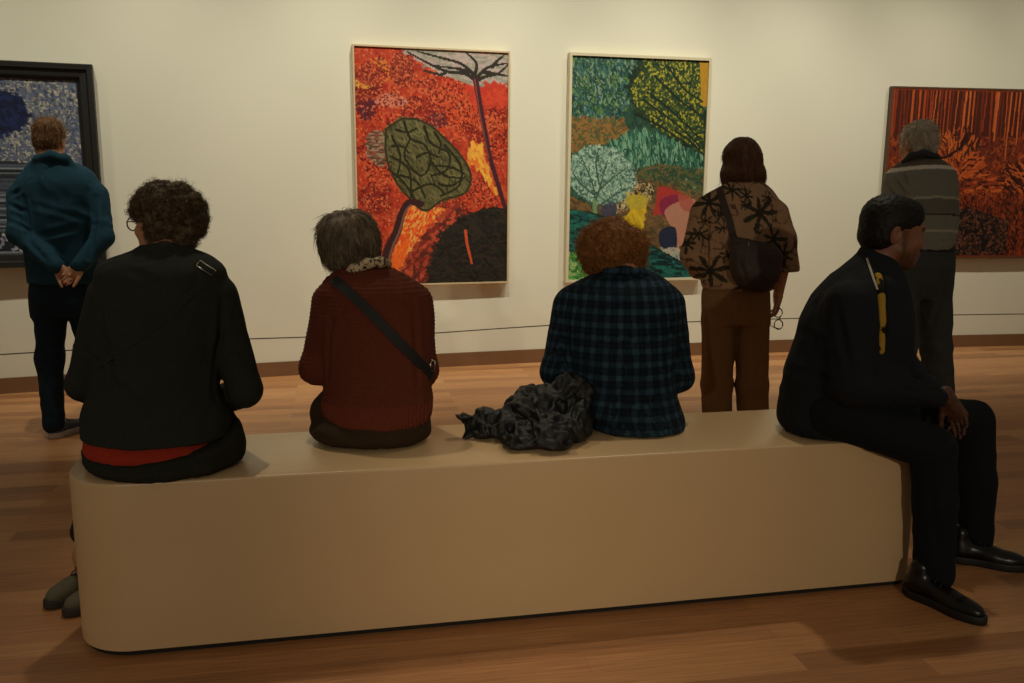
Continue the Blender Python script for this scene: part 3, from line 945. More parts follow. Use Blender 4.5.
def strands(V, N, n, flow, ln, curl=0, r=.0011, seed=1, steps=6, lift=.3, cfreq=3.0, mask=None, jit=.25, wrap=0):
    """thin tapering locks of hair growing from points of a surface; returns verts, quads, shade per vert"""
    R = np.random.default_rng(seed)
    ok = np.arange(len(V)) if mask is None else np.nonzero(mask)[0]
    if not len(ok): return np.zeros((0, 3)), np.zeros((0, 4), int), np.zeros(0)
    pick = R.choice(ok, n); p = V[pick] - N[pick] * .003; nn = N[pick]
    f = flow(p, nn) if callable(flow) else np.tile(np.array(flow, float), (n, 1))
    f = f - (f * nn).sum(1)[:, None] * nn * .8
    f = f / (np.linalg.norm(f, axis=1)[:, None] + 1e-9) + nn * lift + R.normal(0, jit, (n, 3))
    f /= np.linalg.norm(f, axis=1)[:, None]
    L = ln * (.5 + R.random(n)); a = np.cross(f, R.normal(0, 1, (n, 3))); a /= np.linalg.norm(a, axis=1)[:, None]; b = np.cross(f, a)
    ph = R.random(n) * 6.28; rings = []
    for s_ in range(steps):
        t = s_ / (steps - 1)
        c = p + f * (L * t)[:, None] + (a * np.sin(ph + cfreq * t * 3)[:, None] + b * np.cos(ph + cfreq * t * 3)[:, None]) * curl * min(1, t * 3)
        c = c - nn * (L * t * t * .25)[:, None] * (lift > 0) * (wrap == 0) - nn * ((L * t) ** 2 * wrap)[:, None]
        rr = r * (1 - .75 * t)
        for k in range(3):
            q = 2.094 * k; rings.append(c + (a * math.cos(q) + b * math.sin(q)) * rr)
    A = np.stack(rings, 1)  # n, steps*3, 3
    m = steps * 3; F = []
    for s_ in range(steps - 1):
        for k in range(3):
            k2 = (k + 1) % 3; F.append([s_ * 3 + k, s_ * 3 + k2, (s_ + 1) * 3 + k2, (s_ + 1) * 3 + k])
    F = np.array(F); Fs = (np.arange(n)[:, None, None] * m + F[None]).reshape(-1, 4)
    sh = np.repeat(.55 + .9 * R.random(n) ** 1.5, m)
    return A.reshape(-1, 3), Fs, sh


def hair_part(parent, solid, h, col, lumps, layers, name='hair', streak=0):
    """hair volume with relief and fine locks on it, all one mesh"""
    V, Q, N = solid.mesh(h, lumps, 0)
    sh = np.full(len(V), .62) + .2 * vnoise(V * 90, 5)
    Vs, Qs, Ss = [V], [Q], [sh]; n = len(V)
    for kw in layers:
        v, q, s_ = strands(V, N, **kw)
        Vs.append(v); Qs.append(q + n); Ss.append(s_); n += len(v)
    V = np.vstack(Vs); S = np.clip(np.concatenate(Ss), .15, 1.6)
    me = mesh_from(name, V, np.vstack(Qs))
    C = S[:, None] * np.array(col)[None]
    if streak: C = C * (1 + streak * np.clip(vnoise(V * 45, 9), 0, 1))[:, None]
    set_col(me, 'tint', np.clip(C, 0, 1))
    return link(name, me, parent, [M['hair']])


def shoe(parent, heel, yaw, L=.28, mats=('shoe', 'sole'), high=.07, name='shoe', laces=True, h=.004, label=None, chunky=0):
    """shoe with its heel at the point given and the toe along yaw"""
    heel = np.array(heel, float); R = rotm(yaw); W = lambda x, y, z: heel + R @ np.array([x, y, z])
    k = L / .28; sw = .041 + chunky * .006; sh = .022 + chunky * .012
    up = Solid()
    up.ell(W(0, .045 * k, .045), (.034, .046 * k, .045), R, .02)
    up.ell(W(.004, .185 * k, .040 - .004), (.043, .080 * k, .034), R, .03)
    up.cap(W(0, .05 * k, .06), W(.002, .15 * k, .048), .034, .030, .03)
    up.cap(W(0, .052 * k, .06), W(0, .05 * k, .055 + high), .036, .036, .02)
    up.box(W(0, .14 * k, sh / 2 - .05), (.12, .3, .05), R, .001, .003, 's')
    o = add_solid(name, up, h, parent, M[mats[0]], smooth=1)
    so = Solid()
    so.ell(W(0, .052 * k, sh / 2), (sw - .004, .058 * k, sh * 2.6), R, .01); so.ell(W(.004, .19 * k, sh / 2), (sw + .002, .085 * k, sh * 2.6), R, .05)
    so.box(W(0, .12 * k, sh / 2), (.034, .09 * k, sh), R, .01, .03)
    so.box(W(0, .14 * k, sh / 2), (.14, .3, sh / 2), R, .003, .004, 'i')
    add_solid('sole', so, h, o, M[mats[1]], smooth=1)
    if laces:
        V = []; Fq = []
        for i in range(5):
            y = (.10 + .018 * i) * k; z = .098 - .0105 * i - (0 if high < .09 else -.006)
            pts_ = [W(-.02, y, z - .012), W(-.008, y + .004, z + .001), W(.008, y + .008, z + .001), W(.022, y + .012, z - .012)]
            v, f = tube_mesh(pts_, .0023, 5); Fq += [tuple(a + len(V) for a in q) for q in f]; V += v
        link('laces', mesh_from('laces', V, Fq), o, [M['lace']])
    if label: o['label'] = label
    return o


def ribbon(solid, pix, w, th, parent, name, mat, lift=.004, n=26, tangent_only=False, extra=None):
    """a flat band laid on a solid along a path of picture points seen on its near side"""
    P = np.array(pix, float); d = np.r_[0, np.cumsum(np.hypot(*np.diff(P, axis=0).T))]; t = np.linspace(0, d[-1], n)
    pts_ = []
    for q in t:
        p = solid.march(np.interp(q, d, P[:, 0]), np.interp(q, d, P[:, 1]))
        if p is not None: pts_.append((p, solid.normal(p, .012)))
    if extra:
        for p in extra[0][::-1]: pts_.insert(0, p)
        pts_ += extra[1]
    return band(pts_, w, th, parent, name, mat, lift)


def band(pts_, w, th, parent, name, mat, lift=0):
    c = np.array([p for p, _ in pts_]); nn = np.array([q for _, q in pts_])
    for _ in range(3):
        c[1:-1] = (c[:-2] + 2 * c[1:-1] + c[2:]) / 4; nn[1:-1] = (nn[:-2] + 2 * nn[1:-1] + nn[2:]) / 4
    nn /= np.linalg.norm(nn, axis=1)[:, None]
    T = np.gradient(c, axis=0); T /= np.linalg.norm(T, axis=1)[:, None]
    S = np.cross(T, nn); S /= np.linalg.norm(S, axis=1)[:, None]
    c = c + nn * lift; V = []
    for i in range(len(c)):
        for sx, sz in ((-1, -1), (-1, 1), (1, 1), (1, -1)): V.append(c[i] + S[i] * sx * w / 2 + nn[i] * sz * th / 2)
    Fq = []
    for i in range(len(c) - 1):
        for j in range(4): Fq.append((4 * i + j, 4 * i + (j + 1) % 4, 4 * i + 4 + (j + 1) % 4, 4 * i + 4 + j))
    Fq.append((3, 2, 1, 0)); e = 4 * (len(c) - 1); Fq.append((e, e + 1, e + 2, e + 3))
    return link(name, mesh_from(name, V, Fq), parent, [mat], False)


def sec(rows, back=True):
    """torso sections from picture rows: y, left x, right x, depth, half thickness"""
    out = []
    for (y, xl, xr, Y, ry) in rows:
        a, b = px(xl, y, Y), px(xr, y, Y); c = (a + b) / 2
        z = px((xl + xr) / 2, y, Y - (ry * .93 if back else 0))[2]
        out.append((z, c[0], Y, (b - a)[0] / 2, ry))
    return out


def lines_px(solid, rows):
    """creases drawn on the near side of a solid between picture points"""
    out = []
    for (x0, y0, x1, y1, w, dp) in rows:
        a = solid.march(x0, y0); b = solid.march(x1, y1)
        if a is not None and b is not None: out.append((a, b, w, dp))
    return out


M.update(
    hair=plain('hair', (1, 1, 1), .6, spec=.25, attr='tint'),
    shoe=plain('black_shoe_leather', srgb('0f0d0b'), .3, noise=.1, scale=30, spec=.4),
    sole=plain('black_rubber', srgb('0e0c0b'), .6),
    lace=plain('black_lace', srgb('100e0d'), .7),
    sneaker=plain('grey_mesh_trainer', srgb('3d4146'), .7, noise=.3, scale=60, bump=.3),
    sneaker_sole=plain('pale_trainer_sole', srgb('a8988c'), .6),
    boot=plain('olive_hiking_boot', srgb('5c5641'), .75, noise=.2, scale=40, bump=.3, bscale=120),
    boot_sole=plain('dark_boot_sole', srgb('2d2a22'), .8),
)


def skin_mat(name, col, attr='tint'):
    m = plain(name, col, .5, spec=.35, noise=.06, scale=30, bump=.06, bscale=180, attr=attr)
    b = m.node_tree.nodes['Principled BSDF']; b.inputs['Subsurface Weight'].default_value = .08
    b.inputs['Subsurface Radius'].default_value = (.01, .004, .002)
    return m


def face_tint(head, beard=0, brow=(.25, .2, .18), lip=(1.0, .72, .7)):
    """natural colour differences of a face: brows, lips, eyes, beard, in head coordinates"""
    def f(P, N):
        C = np.ones((len(P), 3)); q = head.loc(P); x, y, z = q.T; ax = np.abs(x)
        m = (y > .07) & (np.abs(z - (.028 + .004 * np.cos(ax * 60))) < .0055) & (ax > .012) & (ax < .05); C[m] = brow
        m = (y > .08) & (ax < .024) & (np.abs(z + .0615) < .011 - ax * .25); C[m] = lip
        r = np.hypot(ax - .031, z - .004); m = (y > .075) & (r < .011); C[m] = (1.3, 1.4, 1.5)
        m = (y > .08) & (r < .0055); C[m] = (.12, .08, .06)
        if beard:
            edge = np.clip((-.030 - z) / .03, 0, 1) * np.clip((y + .01) / .02, 0, 1); side = np.clip(1 - np.abs(y - .008) / .022, 0, 1) * np.clip((.03 - z) / .02, 0, 1) * (ax > .04) * (z > -.06)
            w_ = np.clip(np.maximum(edge, side) + .25 * vnoise(P * 160, 3) - .1, 0, 1) * (~((y > .08) & (ax < .022) & (np.abs(z + .0615) < .009)))
            C = C * (1 - beard * w_)[:, None]
        return C
    return f
# ------------------------------------------------------------------ people
def cloth(name, hexc, **k):
    a = dict(rough=.92, spec=.15, noise=.18, scale=60, bump=.35, bscale=260, sheen=0); a.update(k)
    return plain(name, srgb(hexc), **a)


M.update(
    skin_fair=skin_mat('fair_skin', srgb('b5805c')),
    skin_dark=skin_mat('brown_skin', srgb('7c5038')),
    wool_black=cloth('black_wool_knit', '2a2d28', bscale=380, noise=.3, scale=120),
    tee_red=cloth('red_jersey', 'a03422'),
    skirt_dark=cloth('dark_tweed', '27281f', noise=.5, scale=150),
    rust=cloth('rust_wool_knit', '5e2e20', noise=.3, scale=130, attr='tint'),
    taupe=cloth('taupe_trouser_cloth', '372a1c'),
    flannel=cloth('checked_flannel', 'ffffff', noise=.08, attr='tint'),
    denim=cloth('blue_denim', '22414e', noise=.3, scale=110),
    navy=cloth('navy_trouser_cloth', '18252c'),
    print=cloth('leaf_print_cotton', 'ffffff', noise=.06, attr='tint'),
    brown=cloth('brown_corduroy', '7a5836'),
    polo=cloth('striped_jersey', 'ffffff', noise=.06, attr='tint'),
    slate=cloth('charcoal_trouser_cloth', '424544'),
    black=M['black'],
    knit=cloth('black_fine_knit', '1d2023', noise=.25, scale=140),
    trouser_black=cloth('black_trouser_cloth', '16191b'),
    tee_yellow=cloth('yellow_print_jersey', 'ffffff', attr='tint'),
    bagcloth=cloth('dark_brown_nylon', '3a2d25', rough=.6, spec=.3),
    strap=plain('black_webbing', srgb('121212'), .7, bump=.3, bscale=400),
    metal=plain('dull_metal', srgb('a09a8a'), .3, 1),
    plastic=plain('black_plastic', srgb('0d0c0b'), .3),
    nylon=cloth('black_nylon_shell', '111210', rough=.5, spec=.4, sheen=0),
    scarf=cloth('spotted_scarf', 'ffffff', attr='tint'),
)


def pjy(X, Y, Z):
    Z = Z - EYE; zc = Y * math.cos(PITCH) - Z * math.sin(PITCH); yc = -(Z * math.cos(PITCH) + Y * math.sin(PITCH))
    u, v = FPX * X / zc, FPX * yc / zc
    return 341.5 + math.sin(ROLL) * u + math.cos(ROLL) * v


def secz(rows):
    """torso sections by height: z, left x, right x in the picture, depth, half thickness"""
    out = []
    for (z, xl, xr, Y, ry) in rows:
        X = (((xl + xr) / 2) - 512) / FPX * (Y + .1)
        for _ in range(3):
            y = pjy(X, Y, z); a, b = px(xl, y, Y)[0], px(xr, y, Y)[0]; X = (a + b) / 2
        out.append((z, X, Y, (b - a) / 2, ry))
    return out


def person(label, x, y, group=None):
    return empty('person', (x, y, 0), label, 'person', group)


def body(root, head, neckto, torso, arms, legs, skin, tint, h=.006, neck_r=(.052, .06), slim=.022, yaw=0, female=False, hips=None):
    b = Solid()
    b.loft([(z, cx, cy, max(rx - slim, .02), max(ry - slim, .02)) for z, cx, cy, rx, ry in torso], yaw=yaw)
    head.add(b); head.neck(b, neckto, *neck_r)
    for sh, el, wr, R, side, curl, thumb, hs in arms:
        b.chain([sh, el, wr], [.042, .035, .024], .03)
        if R is not None: hand(b, wr, R, side, curl, thumb, hs)
    for hp, kn, an in legs:
        b.chain([hp, kn, an], [.065, .045, .034], .03)
        b.cap(an, np.array(an) * [1, 1, 0] + [0, 0, .06], .033, .033)
    return add_solid('body', b, h, root, skin, colour=tint)


# --- woman in the black cardigan, far left of the bench ---------------------------------------------------
def woman_black_cardigan():
    root = person('seated woman with bushy dark curly hair, round glasses and black cardigan at left bench end', -1.1, 2.9)
    tor = sec([(249, 142, 188, 2.88, .05), (256, 124, 206, 2.87, .08), (266, 105, 219, 2.86, .11), (290, 95, 227, 2.85, .135), (330, 92, 229, 2.84, .15),
               (370, 94, 221, 2.83, .15), (400, 92, 220, 2.82, .155), (430, 85, 230, 2.81, .172), (449, 86, 231, 2.80, .186)])
    hd = Head(px(165, 224, 2.95), 64, -4, 3, 1.0)
    lsh, lel, lwr = px(110, 296, 2.86), px(83, 384, 2.84), px(128, 405, 3.08)
    rsh, rel_, rwr = px(216, 296, 2.86), px(245, 390, 2.86), px(214, 402, 3.10)
    k1, k2 = np.array([-1.40, 3.17, .625]), np.array([-1.24, 3.24, .625])
    a1, a2 = np.array([-1.56, 3.09, .12]), np.array([-1.47, 3.03, .12])
    h1, h2 = np.array([-1.22, 2.86, .67]), np.array([-1.0, 2.88, .67])
    Rl = frame_along(px(150, 410, 3.2) - lwr, (0, 0, 1)); Rr = frame_along(px(190, 408, 3.22) - rwr, (0, 0, 1))
    body(root, hd, px(164, 256, 2.88), tor, [(lsh, lel, lwr, Rl, 1, (20, 20, 20, 20), 30, .95), (rsh, rel_, rwr, Rr, -1, (20, 20, 20, 20), 30, .95)],
         [(h1, k1, a1), (h2, k2, a2)], M['skin_fair'], face_tint(hd), neck_r=(.05, .055))
    c = Solid()
    c.loft(tor, k=.03)
    c.chain([lsh, lel, lwr], [.066, .056, .045], .012)
    c.chain([rsh, rel_, rwr], [.066, .056, .045], .012)
    c.chain([px(141, 254, 2.86), px(165, 250, 2.82), px(190, 255, 2.86)], [.022, .024, .022], .02)
    L = lines_px(c, [(98, 300, 118, 400, .012, .010), (222, 300, 216, 400, .012, .010), (120, 420, 225, 405, .012, .005), (95, 440, 190, 436, .009, .005), (84, 350, 104, 365, .010, .007),
                     (232, 352, 250, 362, .010, .007), (130, 270, 180, 300, .014, .005), (200, 270, 180, 320, .014, .005), (112, 380, 160, 420, .013, .006), (225, 375, 262, 380, .009, .006)])
    cp = Solid(); cp.ops = list(c.ops)
    add_solid('cardigan', c, .006, root, M['wool_black'], folds(L, .004, 8, 2))
    r = Solid().loft(sec([(472, 90, 232, 2.80, .170), (460, 88, 228, 2.80, .176), (446, 90, 224, 2.81, .170), (430, 95, 220, 2.81, .15)]))
    add_solid('undershirt', r, .006, root, M['tee_red'], folds([], .002, 12, 4))
    s = Solid().loft(secz([(.571, 98, 232, 2.79, .185), (.586, 90, 240, 2.79, .199), (.61, 87, 243, 2.80, .197), (.66, 87, 242, 2.80, .183), (.70, 90, 238, 2.81, .17)]), k=.02)
    wa, wb, wc = px(88, 470, 2.62), px(170, 468, 2.61), px(236, 459, 2.62)      # waistband dips to the left
    nrm_ = np.cross(wc - wa, np.array([0, 1.0, .25])); nrm_ /= np.linalg.norm(nrm_)
    s.custom(lambda P: -((P - wa) @ nrm_ + .0) , [-2, 2, .5], [0, 4, 1], .004, 's')
    s.cap(h1 + [0, .04, -.02], k1, .085, .075, .03); s.cap(h2 + [0, .04, -.02], k2, .085, .075, .03)
    s.chain([k1, a1 + [.01, 0, .09]], [.072, .046], .02); s.chain([k2, a2 + [0, 0, .05]], [.074, .052], .02)
    add_solid('trousers', s, .007, root, M['skirt_dark'], folds([], .004, 10, 6))
    shoe(root, (-1.505, 3.12, 0), 155, .25, ('boot', 'boot_sole'), .15, 'boot', h=.005, chunky=.8)
    shoe(root, (-1.385, 3.06, 0), 148, .26, ('boot', 'boot_sole'), .15, 'boot', h=.005, chunky=.8)
    # curly hair
    H = Solid(); Y = 2.95
    for x, y, dy, r_ in ((168, 212, 0, .098), (150, 205, -.01, .058), (186, 208, 0, .066), (190, 226, -.02, .052), (178, 236, -.03, .050), (146, 214, .03, .046),
                         (160, 198, .02, .062), (178, 199, .0, .055), (160, 232, -.055, .050), (184, 242, -.04, .036), (196, 217, .02, .043), (140, 212, .05, .030)):
        H.ell(px(x, y + 1, Y + dy), (r_ * .92, r_, r_ * .93), k=.02)
    H.box(hd.w(0, .085, -.035), (.2, .075, .055), hd.R, .02, .02, 's')
    hair_part(root, H, .006, srgb('6e5a40'), lambda P, N: .008 * vnoise(P * 48, 1) + .004 * vnoise(P * 110, 2),
              [dict(n=5200, flow=(0, 0, -.2), ln=.020, curl=.006, r=.0014, seed=3, lift=.7, cfreq=4, jit=.6), dict(n=500, flow=(0, 0, .2), ln=.028, curl=.007, r=.0009, seed=4, lift=1.1, cfreq=4, jit=.6)])
    # glasses
    g = []; F = []
    w = lambda x, y, z: hd.w(x, y, z)
    for q in (-1, 1):
        ring = [w(q * .033 + .024 * math.cos(t), .112 - .004 * abs(math.cos(t)), .004 + .021 * math.sin(t)) for t in np.linspace(0, 6.283, 21)]
        v, f = tube_mesh(ring, .0022, 6); F += [tuple(a + len(g) for a in z) for z in f]; g += v
        v, f = tube_mesh([w(q * .057, .108, .008), w(q * .074, .09, .010), w(q * .081, .02, .008), w(q * .080, -.02, -.004)], .002, 6); F += [tuple(a + len(g) for a in z) for z in f]; g += v
    v, f = tube_mesh([w(-.010, .113, .008), w(0, .116, .011), w(.010, .113, .008)], .002, 6); F += [tuple(a + len(g) for a in z) for z in f]; g += v
    link('glasses', mesh_from('glasses', g, F), root, [M['plastic']])
    # strap of a bag across the back
    st = empty('bag_strap', px(180, 300, 2.7), 'black crossbody strap with metal buckle over the black cardigan', 'strap')
    ribbon(cp, [(196, 262), (212, 272), (204, 282), (180, 304), (150, 330), (118, 352), (97, 366)], .022, .003, st, 'webbing', M['wool_black'], .002)
    P0, P1 = cp.march(195, 267), cp.march(211, 277); Q0, Q1 = cp.march(199, 263), cp.march(214, 272)
    if P0 is not None and P1 is not None:
        nn = cp.normal((P0 + P1) / 2, .01); q = [p + nn * .010 for p in (P0, P1, Q1 if Q1 is not None else P1, Q0 if Q0 is not None else P0)]
        v, f = tube_mesh([q[0], q[1], q[1] + np.array([.008, .014, .014]), q[0] + np.array([.008, .014, .014]), q[0]], .0022, 6)
        link('buckle', mesh_from('buckle', v, f), st, [M['metal']])


# --- woman in the rust sweater ----------------------------------------------------------------------------
def woman_rust_sweater():
    root = person('seated woman with a tilted grey bob and rust red sweater', -.48, 3.15)
    tor = sec([(267, 348, 386, 3.20, .05), (275, 333, 402, 3.19, .08), (287, 322, 418, 3.18, .105), (310, 318, 428, 3.17, .125), (340, 319, 430, 3.15, .135), (370, 323, 430, 3.13, .135),
               (395, 325, 431, 3.11, .14), (412, 323, 433, 3.10, .15), (427, 326, 431, 3.09, .153), (433, 330, 428, 3.09, .148)])
    hd = Head(px(349, 246, 3.26), 14, -12, -17, .98)
    lsh, lel, lwr = px(329, 304, 3.17), px(316, 368, 3.14), px(345, 376, 3.36)
    rsh, rel_, rwr = px(416, 303, 3.18), px(423, 370, 3.18), px(400, 378, 3.40)
    h1, h2 = np.array([-.58, 3.12, .67]), np.array([-.40, 3.14, .67])
    k1, k2 = np.array([-.66, 3.45, .625]), np.array([-.45, 3.50, .625])
    a1, a2 = np.array([-.66, 3.42, .12]), np.array([-.46, 3.46, .12])
    Rl = frame_along((.5, 1, -.2), (0, 0, 1)); Rr = frame_along((-.5, 1, -.2), (0, 0, 1))
    body(root, hd, px(366, 282, 3.2), tor, [(lsh, lel, lwr, Rl, 1, (20,) * 4, 30, .93), (rsh, rel_, rwr, Rr, -1, (20,) * 4, 30, .93)],
         [(h1, k1, a1), (h2, k2, a2)], M['skin_fair'], face_tint(hd), neck_r=(.048, .052))
    c = Solid(); c.loft(tor, k=.03)
    c.chain([lsh, lel, lwr], [.060, .052, .040], .035); c.chain([rsh, rel_, rwr], [.058, .050, .040], .035)
    L = lines_px(c, [(333, 310, 328, 380, .010, .009), (414, 300, 418, 400, .012, .006), (303, 350, 325, 362, .008, .006), (330, 404, 430, 404, .006, .005), (340, 390, 420, 398, .012, .004), (350, 300, 330, 330, .012, .004)])
    f0 = folds(L, .004, 8, 12)
    hem = px(380, 405, 3.0)[2]

    def fd(P, N):
        rib = (P[:, 2] < hem) & (np.abs(P[:, 0] + .48) < .27)
        return f0(P, N) + rib * (.0022 * np.sign(np.sin(P[:, 0] * 2 * np.pi / .0115)) - .002) + .0012 * np.sin(P[:, 2] * 2 * np.pi / .014) * (~rib)
    cp = Solid(); cp.ops = list(c.ops)

    def tn(P, N):
        C = np.ones((len(P), 3)); m = P[:, 2] < hem; C[m] = (1.25, 1.15, 1.1); return C
    add_solid('sweater', c, .0055, root, M['rust'], fd, colour=tn)
    s = Solid().loft(secz([(.573, 322, 424, 3.08, .13), (.592, 312, 430, 3.09, .158), (.625, 312, 431, 3.09, .16), (.66, 322, 430, 3.10, .14)]))
    s.cap(h1 + [-.06, .03, -.02], k1, .085, .075, .03); s.cap(h2 + [0, .04, -.02], k2, .08, .075, .03)
    s.chain([k1, a1], [.074, .06], .02); s.chain([k2, a2], [.074, .06], .02)
    add_solid('trousers', s, .007, root, M['taupe'], folds([((-.72, 3.0, .62), (-.6, 2.95, .60), .01, .008)], .005, 10, 16))
    for x in (-.66, -.46): shoe(root, (x, 3.40 + (x + .66) * .2, 0), 5, .25, h=.006, laces=False)
    # patterned scarf rolled round the neck
    sc_ = Solid()
    pts = [px(346, 275, 3.17), px(354, 269, 3.14), px(368, 263.5, 3.13), px(381, 262, 3.15), px(386, 264, 3.22), px(375, 266, 3.29), px(352, 272, 3.28), px(344, 276, 3.22)]
    sc_.chain(pts + pts[:1], [.017] * 9, .012)

    def spots(P, N):
        v = vnoise(P * 75, 3); w_ = vnoise(P * 75, 8); C = np.tile(np.array(srgb('c9b592')), (len(P), 1)); C[(np.abs(v) < .13)] = srgb('241a12'); C[(np.abs(w_) < .07)] = srgb('3a2a1c'); return C
    add_solid('scarf', sc_, .004, root, M['scarf'], lambda P, N: .0025 * vnoise(P * 60, 4), colour=spots)
    H = Solid(); Y = 3.26
    for x, y, dy, r_ in ((349, 241, -.01, (.102, .11, .110)), (339, 236, .0, (.060, .09, .086)), (360, 237, -.02, (.066, .09, .094)), (362, 256, -.03, (.050, .06, .06)), (346, 258, -.03, (.062, .06, .052)), (331, 233, .02, (.036, .05, .050)), (334, 250, 0, (.05, .055, .045))):
        H.ell(px(x, y, Y + dy), r_, rotm(0, 0, -15), k=.02)
    cx = px(350, 240, Y)

    def comb_(p, n):
        c_ = px(342, 222, Y - .02); d = p - c_; d = d / (np.linalg.norm(d, axis=1)[:, None] + 1e-9); return d * .8 + np.array([-.1, 0, -.7])
    hair_part(root, H, .005, srgb('7a6a55'), lambda P, N: .006 * vnoise(P * np.array([40, 40, 14]), 1) + .004 * vnoise(P * np.array([90, 90, 30]), 2),
              [dict(n=4200, flow=comb_, ln=.06, curl=.003, r=.0015, seed=13, lift=.04, cfreq=1.5, jit=.12, steps=8, wrap=6), dict(n=160, flow=comb_, ln=.03, curl=.004, r=.0008, seed=14, lift=.4, jit=.4)], streak=.6)
    st = empty('bag_strap', px(385, 325, 3.0), 'wide black crossbody strap running diagonally down the rust sweater', 'strap')
    ribbon(cp, [(334, 280), (343, 287), (360, 302), (380, 323), (400, 344), (418, 362), (431, 376)], .034, .005, st, 'webbing', M['strap'], .006)
    P0 = cp.march(429, 366); nn = cp.normal(P0, .012)
    a = P0 + nn * .014
    v, f = tube_mesh([a + [-.004, 0, .022], a + [.008, .01, .014], a + [.006, .01, -.024], a + [-.01, 0, -.014], a + [-.004, 0, .022]], .003, 6)
    link('buckle', mesh_from('buckle', v, f), st, [M['metal']])


# --- woman in the checked shirt ---------------------------------------------------------------------------
def woman_checked_shirt():
    root = person('seated woman with bowed head of fuzzy reddish hair and dark blue checked shirt', .42, 3.35)
    tor = sec([(272, 605, 650, 3.43, .055), (279, 589, 661, 3.42, .085), (290, 570, 673, 3.40, .115), (310, 562, 679, 3.38, .135), (340, 562, 678, 3.36, .145), (370, 568, 674, 3.34, .15),
               (400, 574, 676, 3.32, .155), (420, 580, 681, 3.30, .165)]) + secz([(.60, 588, 684, 3.29, .168), (.574, 590, 684, 3.28, .168)])
    hd = Head(px(612, 252, 3.50), 22, -38, 0, .98)
    lsh, lel, lwr = px(569, 306, 3.40), px(556, 372, 3.36), px(585, 382, 3.58)
    rsh, rel_, rwr = px(669, 306, 3.41), px(679, 376, 3.37), px(652, 384, 3.60)
    h1, h2 = np.array([.36, 3.32, .67]), np.array([.54, 3.34, .67])
    k1, k2 = np.array([.36, 3.68, .625]), np.array([.58, 3.72, .625])
    a1, a2 = np.array([.38, 3.66, .12]), np.array([.58, 3.70, .12])
    Rl = frame_along((.5, 1, -.2), (0, 0, 1)); Rr = frame_along((-.5, 1, -.2), (0, 0, 1))
    body(root, hd, px(626, 276, 3.42), tor, [(lsh, lel, lwr, Rl, 1, (20,) * 4, 30, .93), (rsh, rel_, rwr, Rr, -1, (20,) * 4, 30, .93)],
         [(h1, k1, a1), (h2, k2, a2)], M['skin_fair'], face_tint(hd), neck_r=(.05, .055))
    c = Solid(); c.loft(tor, k=.03)
    c.chain([lsh, lel, lwr], [.062, .053, .040], .035); c.chain([rsh, rel_, rwr], [.062, .053, .040], .035)
    c.chain([px(600, 281, 3.40), px(608, 273, 3.37), px(625, 270.5, 3.35), px(642, 273, 3.37), px(652, 281, 3.41)], [.013, .016, .018, .016, .013], .014)
    L = lines_px(c, [(568, 312, 576, 392, .011, .010), (672, 310, 666, 392, .011, .010), (585, 286, 665, 288, .007, .004), (625, 330, 618, 425, .014, .005), (600, 400, 592, 436, .010, .006), (650, 400, 665, 436, .010, .006),
                     (552, 350, 566, 362, .008, .006), (672, 350, 688, 362, .008, .006), (640, 300, 652, 345, .013, .004)])

    def plaid(P, N):
        x, z = P[:, 0], P[:, 2]; u, v = x - .42 + .10 * np.sign(x - .42) * 0, z
        for sh, el in ((lsh, lel), (rsh, rel_)):
            d, t = seg(P, sh, el); m = (d < .075) & (P[:, 2] < sh[2] - .03) & (np.abs(x - .42) > .16)
            ax = (el - sh) / np.linalg.norm(el - sh)
            u = np.where(m, (P - sh) @ np.array([ax[2], 0, -ax[0]]) * -1 + .01, u)
        # widen stripes round the sides with the surface
        u = u + (P[:, 1] - 3.25) * np.sign(x - .42) * np.clip(np.abs(N[:, 0]), 0, 1) * .8
        per = .047
        f = lambda a, w, o: (np.abs(((a / per + o) % 1) - .5) < w).astype(float)
        s1 = f(u, .2, 0); s2 = f(v, .2, 0); t1 = f(u, .035, .5); t2 = f(v, .035, .5)
        wob = .85 + .3 * vnoise(P * 30, 2)
        C = np.array(srgb('0b141c'))[None] + (s1 + s2 + 1.2 * s1 * s2)[:, None] * np.array(srgb('243844'))[None] * .36 * wob[:, None]
        C = C + (t1 + t2)[:, None] * np.array(srgb('2a3840'))[None] * .12
        return np.clip(C, 0, 1)
    add_solid('shirt', c, .0048, root, M['flannel'], folds(L, .004, 8, 22), colour=plaid)
    s = Solid().loft(secz([(.572, 602, 674, 3.32, .10), (.60, 600, 674, 3.34, .11), (.66, 604, 670, 3.36, .10)]))
    s.cap(h1, k1, .08, .075, .03); s.cap(h2, k2, .08, .075, .03)
    s.chain([k1, a1], [.074, .06], .02); s.chain([k2, a2], [.074, .06], .02)
    add_solid('trousers', s, .007, root, M['slate'], folds([], .004, 10, 26))
    for x in (.38, .58): shoe(root, (x, 3.62 + (x - .38) * .2, 0), 0, .25, h=.006, laces=False)
    H = Solid(); Y = 3.47
    for x, y, dy, r_ in ((611, 248, 0, .108), (600, 246, 0, .086), (626, 246, 0, .082), (592, 250, .03, .052), (634, 254, .0, .045), (612, 234, .0, .068), (600, 265, .06, .050), (634, 262, .01, .042), (592, 266, .09, .035)):
        H.ell(px(x, y, Y + dy), (r_, r_, r_ * .95), k=.02)
    H.ell(hd.w(0, .035, .065), (.092, .085, .075), hd.R, k=.02)
    hair_part(root, H, .006, srgb('96602f'), lambda P, N: .006 * vnoise(P * 45, 1) + .004 * vnoise(P * 110, 2),
              [dict(n=4600, flow=(0, 0, -.6), ln=.034, curl=.004, r=.0011, seed=23, lift=.6, cfreq=3, jit=.45), dict(n=900, flow=(0, 0, 0), ln=.034, curl=.005, r=.0008, seed=24, lift=1.2, cfreq=4, jit=.5)])


